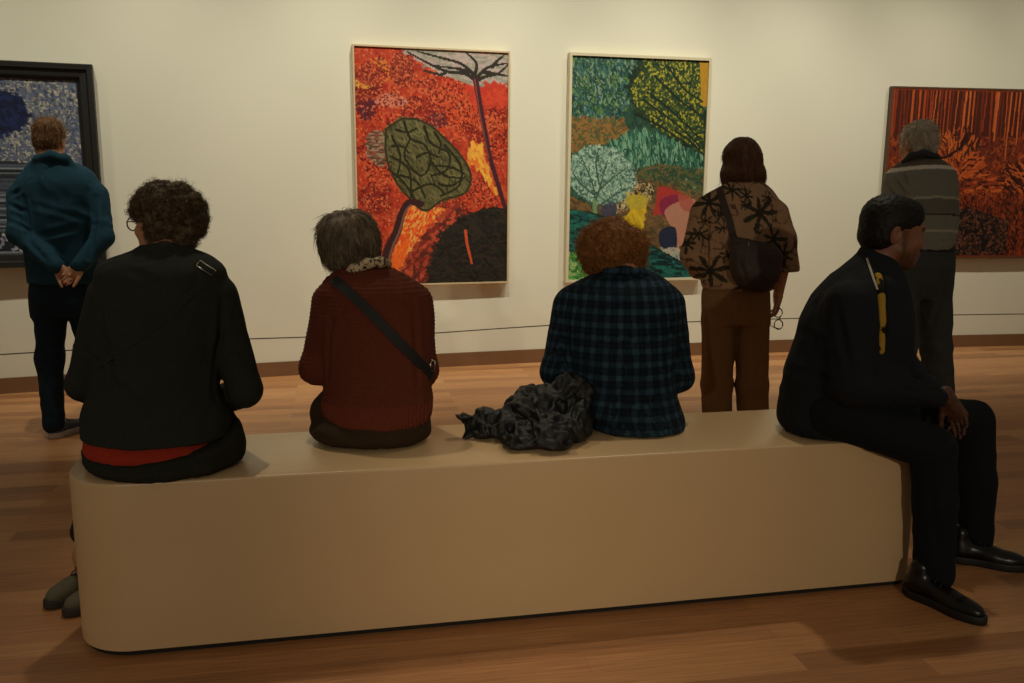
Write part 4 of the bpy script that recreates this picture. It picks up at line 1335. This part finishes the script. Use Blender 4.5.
# --- crumpled jacket on the bench -------------------------------------------------------------------------
def bundle():
    j = Solid()
    for x, y, Y, r_, R in ((556, 408, 3.22, (.10, .10, .10), 0), (574, 418, 3.2, (.07, .10, .12), 0), (530, 425, 3.16, (.10, .10, .075), 10), (548, 436, 3.08, (.11, .08, .06), -10), (508, 433, 3.12, (.07, .07, .045), 0),
                            (482, 430, 3.12, (.05, .05, .036), 10), (575, 435, 3.10, (.055, .08, .055), 0), (520, 449, 3.0, (.07, .06, .03), 5), (552, 446, 2.99, (.08, .07, .045), 5), (566, 392, 3.24, (.05, .05, .06), 20), (532, 408, 3.22, (.085, .08, .09), 0)):
        p = px(x, y, Y); r_ = np.array(r_)
        if p[2] - r_[2] < BH: p[2] = BH + r_[2] * .85
        j.ell(p, r_, rotm(0, 0, R), k=.03)
    j.chain([px(466, 440, 3.1), px(464, 420, 3.12), px(485, 417, 3.16), px(515, 422, 3.2)], [.016, .020, .026, .035], .02)
    j.box((0, 3.1, BH - .1 + .0015), (1.5, 1.5, .1), None, .001, .004, 's')

    def cr(P, N):
        a = vnoise(P * np.array([16, 16, 16]), 1); b = vnoise(P * 30 + a[:, None] * 1.5, 4); c_ = vnoise(P * np.array([60, 60, 60]) + b[:, None], 7)
        d = .022 * (1 - 2 * np.abs(a)) + .013 * (1 - 2 * np.abs(b)) + .006 * c_ - .020
        return d * np.clip((P[:, 2] - BH) / .03, 0, 1)
    V, Q, N = j.mesh(.0055, cr); V = relax(V, Q, .35); V[:, 2] = np.maximum(V[:, 2], BH + .001)
    o = link('jacket', mesh_from('jacket', V, Q), None, [M['nylon']])
    tag(o, 'crumpled black jacket lying in a heap on the beige bench', 'jacket')


# --- man seated in profile --------------------------------------------------------------------------------
def man_profile():
    root = person('young man seated in profile in black cardigan and trousers, hand resting on his knee', 1.2, 3.25)
    tor = sec([(247, 861, 880, 3.28, .045), (253, 858, 890, 3.275, .065), (262, 850, 896, 3.27, .10), (275, 836, 901, 3.26, .155), (292, 819, 906, 3.26, .185), (315, 805, 910, 3.25, .195), (340, 797, 910, 3.25, .19), (368, 787, 904, 3.25, .185),
               (392, 781, 898, 3.25, .185), (410, 778, 893, 3.25, .185)], False) + secz([(.60, 779, 890, 3.25, .185), (.576, 783, 885, 3.25, .175)])
    hd = Head(px(892, 233, 3.28), -82, -7, 0, 1.12, -.024)
    rsh, rel_, rwr = px(846, 302, 3.11), px(852, 384, 3.05), px(949, 399, 3.17)
    lsh, lel, lwr = px(882, 292, 3.43), px(902, 368, 3.44), px(938, 396, 3.36)
    h1, k1, a1 = px(838, 412, 3.13), px(936, 448, 3.06), px(932, 570, 3.07)
    h2, k2, a2 = px(845, 408, 3.38), px(974, 420, 3.40), px(974, 538, 3.40)
    tip = px(968, 438, 3.17)
    Rr = frame_along(tip - rwr, (.45, .75, .5)); Rl = frame_along(px(955, 425, 3.33) - lwr, (.3, .3, 1))
    body(root, hd, px(874, 272, 3.27), tor, [(rsh, rel_, rwr, Rr, -1, (16, 22, 26, 30), 24, .98), (lsh, lel, lwr, Rl, 1, (30, 30, 30, 30), 30, .95)], [(h1, k1, a1), (h2, k2, a2)],
         M['skin_dark'], face_tint(hd, .62, (.3, .3, .3), (.95, .7, .68)), h=.0045, neck_r=(.058, .064), slim=.03)
    c = Solid(); c.loft(tor, k=.03)
    c.chain([rsh, rel_, rel_ + (rwr - rel_) * .86], [.070, .062, .040], .06); c.chain([lsh, lel, lwr], [.066, .056, .042], .05)
    # open front: a V cut down to the shirt
    cp = Solid(); cp.ops = list(c.ops)
    op = [cp.march(x, y) for x, y in ((878, 274), (882, 290), (884, 320), (883, 352))]; on = [cp.normal(q, .015) for q in op]
    for i in range(3): c.cap(op[i] + on[i] * .004, op[i + 1] + on[i + 1] * .004, .018, .016, .005, 's')
    
    L = lines_px(c, [(835, 300, 850, 375, .013, .009), (800, 330, 850, 350, .015, .006), (790, 370, 850, 385, .014, .008), (850, 360, 885, 378, .010, .010), (870, 340, 868, 380, .010, .006), (790, 400, 870, 408, .013, .008),
                     (895, 385, 925, 395, .008, .006), (820, 300, 812, 360, .015, .006), (860, 300, 880, 345, .012, .006)])
    add_solid('cardigan', c, .0055, root, M['knit'], folds(L, .005, 8, 32))
    t = Solid().loft(sec([(264, 863, 886, 3.25, .07), (275, 860, 890, 3.25, .105), (300, 854, 892, 3.25, .140), (335, 842, 892, 3.25, .150), (375, 830, 886, 3.25, .145), (405, 815, 880, 3.25, .13)], False), k=.02)
    for i in range(3): t.cap(op[i] - on[i] * .014, op[i + 1] - on[i + 1] * .014, .017, .015, .005)

    def tt(P, N):
        C = np.tile(np.array(srgb('b08a34')), (len(P), 1)); v = vnoise(P * np.array([60, 60, 30]), 3); C[v > .18] = srgb('1c1a14'); return C
    add_solid('shirt', t, .006, root, M['tee_yellow'], colour=tt)
    # thin white collar line
    ribbon(cp, [(867, 259), (870, 268), (873, 278), (877, 290)], .007, .004, root, 'collar', plain('white_cotton', srgb('a89f88'), .8), .003, 10)
    s = Solid()
    s.ell((h1 + h2) / 2 + [-.03, 0, -.01], (.15, .20, .085), k=.03)
    s.chain([h1 + [-.02, 0, 0], k1 + [-.012, 0, 0]], [.092, .076], .035); s.chain([h2, k2 + [-.005, 0, 0]], [.090, .074], .035)
    s.chain([k1 + [-.01, 0, 0], px(935, 500, 3.06), px(934, 572, 3.07)], [.076, .074, .070], .02); s.chain([k2, px(976, 480, 3.40), px(976, 538, 3.41)], [.074, .072, .066], .02)
    bx = np.array([math.cos(BA), math.sin(BA), 0])
    ce = np.array([b0[0], b0[1], 0]) + bx * ((BL0 + BL1) / 2) + np.array([-math.sin(BA), math.cos(BA), 0]) * BD / 2
    s.box(ce + [0, 0, BH / 2], ((BL1 - BL0) / 2 + .001, BD / 2 + .001, BH / 2 + .002), np.array([[math.cos(BA), -math.sin(BA), 0], [math.sin(BA), math.cos(BA), 0], [0, 0, 1.]]), .01, .004, 's')
    L = lines_px(s, [(900, 440, 950, 425, .010, .007), (915, 455, 955, 450, .010, .007), (920, 470, 955, 480, .012, .005), (918, 545, 955, 552, .009, .006), (860, 400, 925, 412, .012, .006), (930, 480, 940, 560, .014, .005)])
    add_solid('trousers', s, .006, root, M['trouser_black'], folds(L, .004, 8, 36))
    shoe(root, (1.455, 3.10, 0), -146, .315, high=.06, h=.004, chunky=.7)
    shoe(root, (1.735, 3.40, 0), -112, .315, high=.06, h=.004, chunky=.7)
    # cropped hair following the skull
    H = Solid(); w = hd.w; k = hd.s
    H.ell(w(0, -.015, .043), np.array((.078, .098, .082)) * k, hd.R, k=.015)
    H.ell(w(0, -.035, .0), np.array((.072, .072, .07)) * k, hd.R, k=.02)
    H.box(w(0, .10, .01), (.2, .045, .045), hd.R, .01, .01, 's')       # clear the face
    H.box(w(0, .055, -.04), (.2, .07, .06), hd.R, .01, .012, 's')
    H.ell(w(.08, -.029, -.008), (.02, .024, .034), hd.R, .006, 's'); H.ell(w(-.08, -.029, -.008), (.02, .024, .034), hd.R, .006, 's')
    H.ell(w(0, -.045, -.018), np.array((.062, .058, .055)) * k, hd.R, k=.02)
    H.ell(w(0, .045, .062), np.array((.060, .040, .05)) * k, hd.R, k=.02)
    hair_part(root, H, .0045, srgb('18130f'), lambda P, N: .002 * vnoise(P * 120, 1), [dict(n=2500, flow=(0, 0, 0), ln=.006, curl=.001, r=.0011, seed=33, lift=1, jit=.6, steps=4)])


# --- man standing at the left -----------------------------------------------------------------------------
def man_denim():
    root = person('man standing with hands clasped behind his back in blue denim jacket and navy trousers', -2.45, 5.05)
    tor = sec([(156, 36, 64, 5.07, .06), (163, 30, 76, 5.06, .085), (171, 24, 90, 5.06, .105), (182, 17, 98, 5.05, .12), (200, 16, 100, 5.05, .13), (220, 19, 99, 5.05, .14), (240, 24, 97, 5.05, .135), (260, 27, 98, 5.05, .13),
               (276, 29, 99, 5.05, .13), (285, 30, 99, 5.05, .128)])
    hd = Head(px(49, 142, 5.13), 10, -16, 3, 1.0)
    lsh, lel, lwr = px(20, 196, 5.05), px(19, 234, 4.95), px(57, 266, 4.85)
    rsh, rel_, rwr = px(97, 196, 5.05), px(103, 238, 4.97), px(79, 266, 4.85)
    h1, k1, a1 = px(50, 305, 5.05), px(50, 358, 5.03), px(54, 424, 4.97)
    h2, k2, a2 = px(84, 305, 5.07), px(94, 362, 5.08), px(98, 424, 5.08)
    Rl = frame_along(px(76, 282, 4.83) - lwr, (0, 1, .3)); Rr = frame_along(px(62, 283, 4.80) - rwr, (0, 1, .3))
    body(root, hd, px(52, 165, 5.07), tor, [(lsh, lel, lwr, Rl, -1, (30,) * 4, 20, .95), (rsh, rel_, rwr, Rr, 1, (38,) * 4, 20, .95)], [(h1, k1, a1), (h2, k2, a2)], M['skin_fair'], face_tint(hd), h=.006)
    c = Solid(); c.loft(tor, k=.03)
    c.chain([lsh, lel, lwr], [.062, .054, .044], .03); c.chain([rsh, rel_, rwr], [.062, .054, .044], .03)
    c.chain([px(31, 170, 5.02), px(38, 159, 5.0), px(52, 156, 4.98), px(65, 159, 5.0), px(75, 170, 5.02)], [.018, .024, .026, .024, .018], .016)
    L = lines_px(c, [(24, 198, 30, 255, .014, .014), (96, 198, 90, 258, .014, .014), (10, 205, 26, 212, .012, .010), (10, 222, 30, 232, .012, .010), (28, 240, 48, 262, .012, .010), (94, 225, 112, 222, .012, .010), (92, 246, 108, 250, .012, .009),
                     (35, 205, 80, 218, .016, .008), (45, 235, 75, 228, .016, .008), (40, 250, 88, 240, .014, .007), (28, 180, 92, 184, .010, .004), (12, 195, 20, 190, .012, .008)])
    add_solid('jacket', c, .007, root, M['denim'], folds(L, .007, 7, 42))
    s = Solid().loft(sec([(270, 34, 94, 5.06, .11), (290, 31, 98, 5.06, .12), (305, 32, 100, 5.06, .12), (318, 33, 101, 5.06, .10)]), k=.04)
    s.chain([h1 + [.01, 0, .02], k1, a1], [.092, .066, .058], .05); s.chain([h2, k2, a2], [.092, .066, .058], .03)
    L = lines_px(s, [(36, 330, 60, 340, .012, .008), (38, 352, 60, 358, .012, .008), (40, 372, 60, 366, .012, .007), (42, 410, 62, 414, .010, .007), (34, 300, 60, 315, .014, .006)])
    add_solid('trousers', s, .007, root, M['navy'], folds(L, .005, 7, 46))
    shoe(root, (-2.62, 4.93, 0), -18, .27, ('sneaker', 'sneaker_sole'), .03, 'trainer', h=.005, chunky=1)
    shoe(root, (-2.34, 5.02, 0), -10, .29, ('sneaker', 'sneaker_sole'), .03, 'trainer', h=.005, chunky=1)
    H = Solid(); w = hd.w
    H.ell(w(0, -.016, .050), (.079, .100, .082), hd.R, k=.015); H.ell(w(0, -.045, .0), (.068, .062, .066), hd.R, k=.02)
    H.ell(w(-.02, .02, .105), (.05, .05, .03), hd.R, k=.02)
    H.box(w(0, .095, -.01), (.2, .05, .055), hd.R, .01, .01, 's'); H.box(w(0, .045, -.045), (.2, .06, .05), hd.R, .01, .01, 's')
    hair_part(root, H, .006, srgb('7e5a36'), lambda P, N: .004 * vnoise(P * np.array([60, 60, 25]), 1),
              [dict(n=1800, flow=(.1, -.3, -.8), ln=.035, curl=.002, r=.0017, seed=43, lift=.25, jit=.25), dict(n=300, flow=(.4, .3, .3), ln=.04, curl=.003, r=.0014, seed=44, lift=.8, jit=.4, mask=None)])


# --- woman standing in the leaf print blouse --------------------------------------------------------------
def woman_print():
    root = person('woman standing with a dark brown bob, leaf print blouse and brown trousers', 1.12, 4.6)
    tor = sec([(182, 728, 762, 4.58, .05), (188, 718, 769, 4.58, .075), (197, 705, 776, 4.57, .105), (212, 702, 778, 4.57, .125), (240, 702, 777, 4.56, .135), (265, 701, 776, 4.56, .14), (282, 701, 777, 4.56, .142), (291, 703, 775, 4.56, .138)])
    hd = Head(px(743, 162, 4.62), -6, -8, 2, .98)
    lsh, lel, lwr = px(704, 212, 4.57), px(694, 255, 4.57), px(703, 276, 4.72)
    rsh, rel_, rwr = px(776, 214, 4.57), px(784, 262, 4.55), px(778, 296, 4.62)
    h1, k1, a1 = px(719, 320, 4.57), px(717, 385, 4.58), px(717, 448, 4.60)
    h2, k2, a2 = px(752, 320, 4.57), px(752, 385, 4.57), px(753, 448, 4.58)
    Rl = frame_along((.6, .5, -.4), (0, .5, 1)); Rr = frame_along((-.02, .08, -1), (1, 0, 0))
    body(root, hd, px(744, 192, 4.58), tor, [(lsh, lel, lwr, Rl, 1, (30,) * 4, 20, .9), (rsh, rel_, rwr, Rr, 1, (42,) * 4, 25, .9)], [(h1, k1, a1), (h2, k2, a2)], M['skin_fair'], face_tint(hd), neck_r=(.047, .05))
    c = Solid(); c.loft(tor, k=.03)
    c.chain([lsh, lel, px(699, 268, 4.66)], [.068, .066, .056], .03); c.chain([rsh, px(783, 240, 4.56), px(786, 268, 4.55)], [.062, .062, .066], .03)
    lo_ = px(786, 271, 4.55)[2]
    c.box((px(790, 270, 4.55)[0] + .06, 4.55, lo_ - .15), (.13, .16, .15), None, .002, .004, 's')
    cx, cz = px(743, 240, 4.45)[0], px(743, 240, 4.45)[2]
    flowers = [(761, 213, .095), (712, 203, .075), (712, 272, .09), (775, 240, .075), (722, 215, .04), (745, 205, .03), (770, 198, .035), (708, 222, .035), (701, 235, .05), (735, 190, .05), (748, 196, .045), (786, 256, .06), (690, 245, .05), (745, 285, .06), (724, 228, .035), (728, 255, .03), (770, 280, .05)]
    fl_ = [(px(x, y, 4.44), r) for x, y, r in flowers]

    def pr_(P, N):
        C = np.tile(np.array(srgb('9c7a5c')), (len(P), 1)) * (1 + .12 * vnoise(P * 12, 2))[:, None]
        v = vnoise(P * np.array([16, 16, 26]), 5); C[np.abs(v - .35) < .05] = srgb('5c4534')
        for i, (p, r) in enumerate(fl_):
            dx, dz = P[:, 0] - p[0], P[:, 2] - p[2]; rr = np.hypot(dx, dz); th = np.arctan2(dz, dx)
            pet = r * (.22 + .78 * np.abs(np.cos(3.5 * th + i)) ** 2.4) * (1 + .3 * vnoise(P * 40, 7)) * (1 + .15 * np.sin(th * 2 + i))
            m = (rr < pet) & (N[:, 1] < .4); C[m] = srgb('332f24')
            m2 = m & (np.abs(np.sin(3.5 * th + i)) < .12) & (rr > r * .2); C[m2] = srgb('4a4434')
        return C
    L = lines_px(c, [(706, 215, 708, 275, .012, .012), (774, 215, 772, 265, .012, .010), (715, 262, 700, 256, .010, .008), (720, 240, 728, 285, .014, .007), (765, 250, 770, 290, .014, .006), (688, 240, 700, 248, .010, .007)])
    cp = Solid(); cp.ops = list(c.ops)
    add_solid('blouse', c, .006, root, M['print'], folds(L, .006, 8, 52), colour=pr_)
    s = Solid().loft(sec([(278, 706, 770, 4.57, .11), (295, 702, 769, 4.57, .125), (312, 702, 770, 4.57, .12), (326, 703, 769, 4.57, .10)]), k=.03)
    s.chain([h1, k1, a1], [.086, .080, .078], .02); s.chain([h2, k2, a2], [.086, .080, .078], .02)
    L = lines_px(s, [(734, 300, 735, 345, .008, .008), (710, 330, 716, 400, .014, .004), (760, 330, 750, 400, .014, .004), (706, 350, 728, 352, .012, .004)])
    add_solid('trousers', s, .007, root, M['brown'], folds(L, .005, 7, 56))
    shoe(root, (a1[0], a1[1] - .05, 0), 3, .25, h=.006, laces=False); shoe(root, (a2[0], a2[1] - .05, 0), -5, .25, h=.006, laces=False)
    H = Solid()
    for x, y, dy, r_ in ((743, 160, 0, (.096, .118, .112)), (743, 171, -.01, (.100, .10, .075)), (731, 173, .01, (.050, .08, .065)), (755, 174, .01, (.050, .08, .062)), (741, 153, 0, (.08, .09, .072))):
        H.ell(px(x, y, 4.62 + dy), r_, k=.02)
    H.box(hd.w(0, .14, -.03), (.045, .08, .10), hd.R, .01, .02, 's')
    hair_part(root, H, .006, srgb('6a4834'), lambda P, N: .004 * vnoise(P * np.array([45, 45, 8]), 1),
              [dict(n=2600, flow=lambda p, n: (p - hd.w(0, 0, .12)) * 6 + np.array([0, 0, -.6]), ln=.07, curl=.002, r=.0017, seed=53, lift=.02, jit=.08, steps=7, wrap=4)])
    # bag slung on the back
    bg = empty('shoulder_bag', px(752, 262, 4.38), 'slouchy dark brown shoulder bag worn on the standing woman\'s back', 'bag')
    b = Solid()
    b.loft(sec([(238, 732, 744, 4.40, .02), (243, 729, 766, 4.39, .035), (252, 730, 780, 4.375, .05), (266, 730, 781, 4.37, .06), (278, 732, 780, 4.37, .062), (287, 738, 774, 4.38, .05), (292, 745, 766, 4.39, .03)]), k=.02)
    L = lines_px(b, [(733, 250, 776, 258, .006, .006), (740, 262, 748, 284, .010, .006), (755, 265, 765, 285, .012, .006), (770, 262, 765, 275, .01, .005)])
    add_solid('bag_body', b, .005, bg, M['bagcloth'], folds(L, .004, 12, 58))
    both = Solid(); both.ops = cp.ops + b.ops
    ribbon(both, [(719, 189), (722, 198), (726, 210), (730, 222), (733, 236), (736, 244)], .034, .005, bg, 'strap', M['bagcloth'], .004)
    p = b.march(748, 244); v, f = tube_mesh([p + [0, -.006, .008], p + [.002, -.008, -.016]], .004, 6); link('zip_pull', mesh_from('zip_pull', v, f), bg, [M['metal']])
    # spectacles dangling from the right hand
    g = empty('eyeglasses', px(778, 318, 4.62), 'black framed eyeglasses dangling from the standing woman\'s right hand', 'glasses')
    Y = 4.60; V = []; F = []
    def addt(pts_, r):
        v, f = tube_mesh(pts_, r, 6); F.extend([tuple(a + len(V) for a in z) for z in f]); V.extend(v)
    for cx_, cy_ in ((778, 312.5), (778.5, 324.5)):
        addt([px(cx_ + 4.3 * math.cos(t), cy_ + 4.8 * math.sin(t), Y + .012 * math.sin(t)) for t in np.linspace(0, 6.283, 19)], .003)
    addt([px(780, 317, Y), px(780, 320, Y)], .003)
    link('rim', mesh_from('rim', V, F), g, [M['plastic']]); V = []; F = []
    addt([px(774.5, 309, Y), px(774.5, 303, Y + .06), px(777, 300, Y + .12)], .0025); link('temple', mesh_from('temple', V, F), g, [M['plastic']]); V = []; F = []
    addt([px(780, 329, Y), px(774, 327.5, Y + .06), px(771, 325.5, Y + .11)], .0025); link('temple', mesh_from('temple', V, F), g, [M['plastic']])


# --- older man standing at the right ----------------------------------------------------------------------
def man_grey():
    root = person('grey haired man standing in a striped grey polo shirt and charcoal trousers', 2.3, 5.0)
    tor = sec([(157, 909, 937, 5.03, .055), (162, 901, 947, 5.02, .08), (169, 893, 954, 5.02, .11), (182, 891, 956, 5.01, .13), (205, 893, 957, 5.0, .14), (228, 894, 956, 5.0, .14), (243, 896, 953, 5.0, .135), (250, 898, 950, 5.0, .13)])
    hd = Head(px(917, 145, 5.08), 20, -12, -3, 1.0)
    lsh, lel, lwr = px(895, 181, 5.02), px(889, 222, 5.05), px(905, 235, 5.27)
    rsh, rel_, rwr = px(945, 184, 5.02), px(946, 226, 5.08), px(935, 232, 5.30)
    h1, k1, a1 = px(907, 275, 5.0), px(906, 345, 5.0), px(905, 412, 5.0)
    h2, k2, a2 = px(935, 275, 5.02), px(936, 345, 5.05), px(941, 412, 5.1)
    Rl = frame_along((.8, .3, 0), (0, .5, 1)); Rr = frame_along((-.8, .3, 0), (0, .5, 1))
    body(root, hd, px(922, 164, 5.02), tor, [(lsh, lel, lwr, Rl, 1, (20,) * 4, 20, .95), (rsh, rel_, rwr, Rr, -1, (20,) * 4, 20, .95)], [(h1, k1, a1), (h2, k2, a2)], M['skin_fair'], face_tint(hd))
    c = Solid(); c.loft(tor, k=.03)
    c.chain([lsh, lel, lwr], [.066, .056, .05], .03); c.chain([rsh, rel_, rwr], [.060, .055, .05], .03)
    ys = {k: px(925, y, 4.87)[2] for k, y in dict(w=166.5, a=197, b=213, c_=230).items()}

    def st_(P, N):
        C = np.tile(np.array(srgb('88877a')), (len(P), 1)); z = P[:, 2] + .25 * (P[:, 0] - 2.27) ** 2 * 2
        C[np.abs(z - ys['w'] ) < .010] = srgb('e8dfce')
        C[z > ys['w'] + .010] = srgb('6e6656')
        for k in ('a', 'c_'): C[np.abs(z - ys[k]) < .006] = srgb('b4b19c')
        C[(z > ys['b'] - .008) & (z < ys['b'] + .008)] = srgb('24261f')
        C[(z < ys['a'] - .006) & (z > ys['b'])] = srgb('76766a')
        return C
    L = lines_px(c, [(895, 180, 906, 196, .012, .012), (902, 172, 908, 188, .010, .010), (888, 185, 896, 200, .010, .010), (905, 235, 945, 242, .012, .008), (950, 185, 945, 235, .012, .006), (910, 180, 945, 176, .012, .004)])
    add_solid('polo_shirt', c, .006, root, M['polo'], folds(L, .006, 7, 62), colour=st_)
    col = Solid(); col.chain([px(903, 162, 4.99), px(911, 156, 4.96), px(924, 153, 4.95), px(936, 157, 4.98), px(942, 163, 5.0)], [.012, .017, .018, .017, .012], .014)
    add_solid('collar', col, .006, root, M['slate'])
    s = Solid().loft(sec([(240, 897, 952, 5.01, .12), (252, 893, 953, 5.01, .13), (275, 891, 953, 5.01, .13), (290, 892, 952, 5.01, .10), (300, 900, 948, 5.01, .06)]), k=.08)
    s.chain([h1 + [-.02, 0, 0], k1 + [-.02, 0, 0], a1 + [-.02, 0, 0]], [.090, .076, .072], .02); s.chain([h2, k2, a2], [.096, .086, .078], .02)
    L = lines_px(s, [(905, 290, 915, 330, .014, .008), (945, 290, 930, 330, .014, .008), (925, 345, 948, 350, .012, .007), (925, 372, 950, 368, .012, .007), (900, 262, 940, 268, .012, .005)])
    add_solid('trousers', s, .007, root, M['slate'], folds(L, .007, 7, 66))
    bt = Solid().loft(sec([(246, 895, 952, 5.01, .137), (251, 894, 953, 5.01, .14), (252, 894, 953, 5.01, .14)])); add_solid('belt', bt, .006, root, M['strap'])
    shoe(root, (a1[0], a1[1] - .06, 0), 5, .28, h=.006, laces=False); shoe(root, (a2[0], a2[1] - .06, 0), -8, .28, h=.006, laces=False)
    H = Solid(); w = hd.w
    H.ell(w(0, -.018, .046), (.082, .102, .084), hd.R, k=.015); H.ell(w(0, -.05, .0), (.074, .066, .07), hd.R, k=.02)
    H.box(w(0, .095, .0), (.2, .05, .055), hd.R, .01, .01, 's'); H.box(w(0, .05, -.045), (.2, .06, .05), hd.R, .01, .01, 's')
    hair_part(root, H, .006, srgb('e4d8c4'), lambda P, N: .006 * vnoise(P * np.array([60, 60, 40]), 1),
              [dict(n=2000, flow=(.2, -.3, -.7), ln=.04, curl=.003, r=.0017, seed=63, lift=.3, jit=.35)], streak=.4)


import time as _t
for fn in (woman_black_cardigan, woman_rust_sweater, woman_checked_shirt, bundle, man_profile, man_denim, woman_print, man_grey):
    _a = _t.time(); fn(); print(fn.__name__, round(_t.time() - _a, 1), 's')
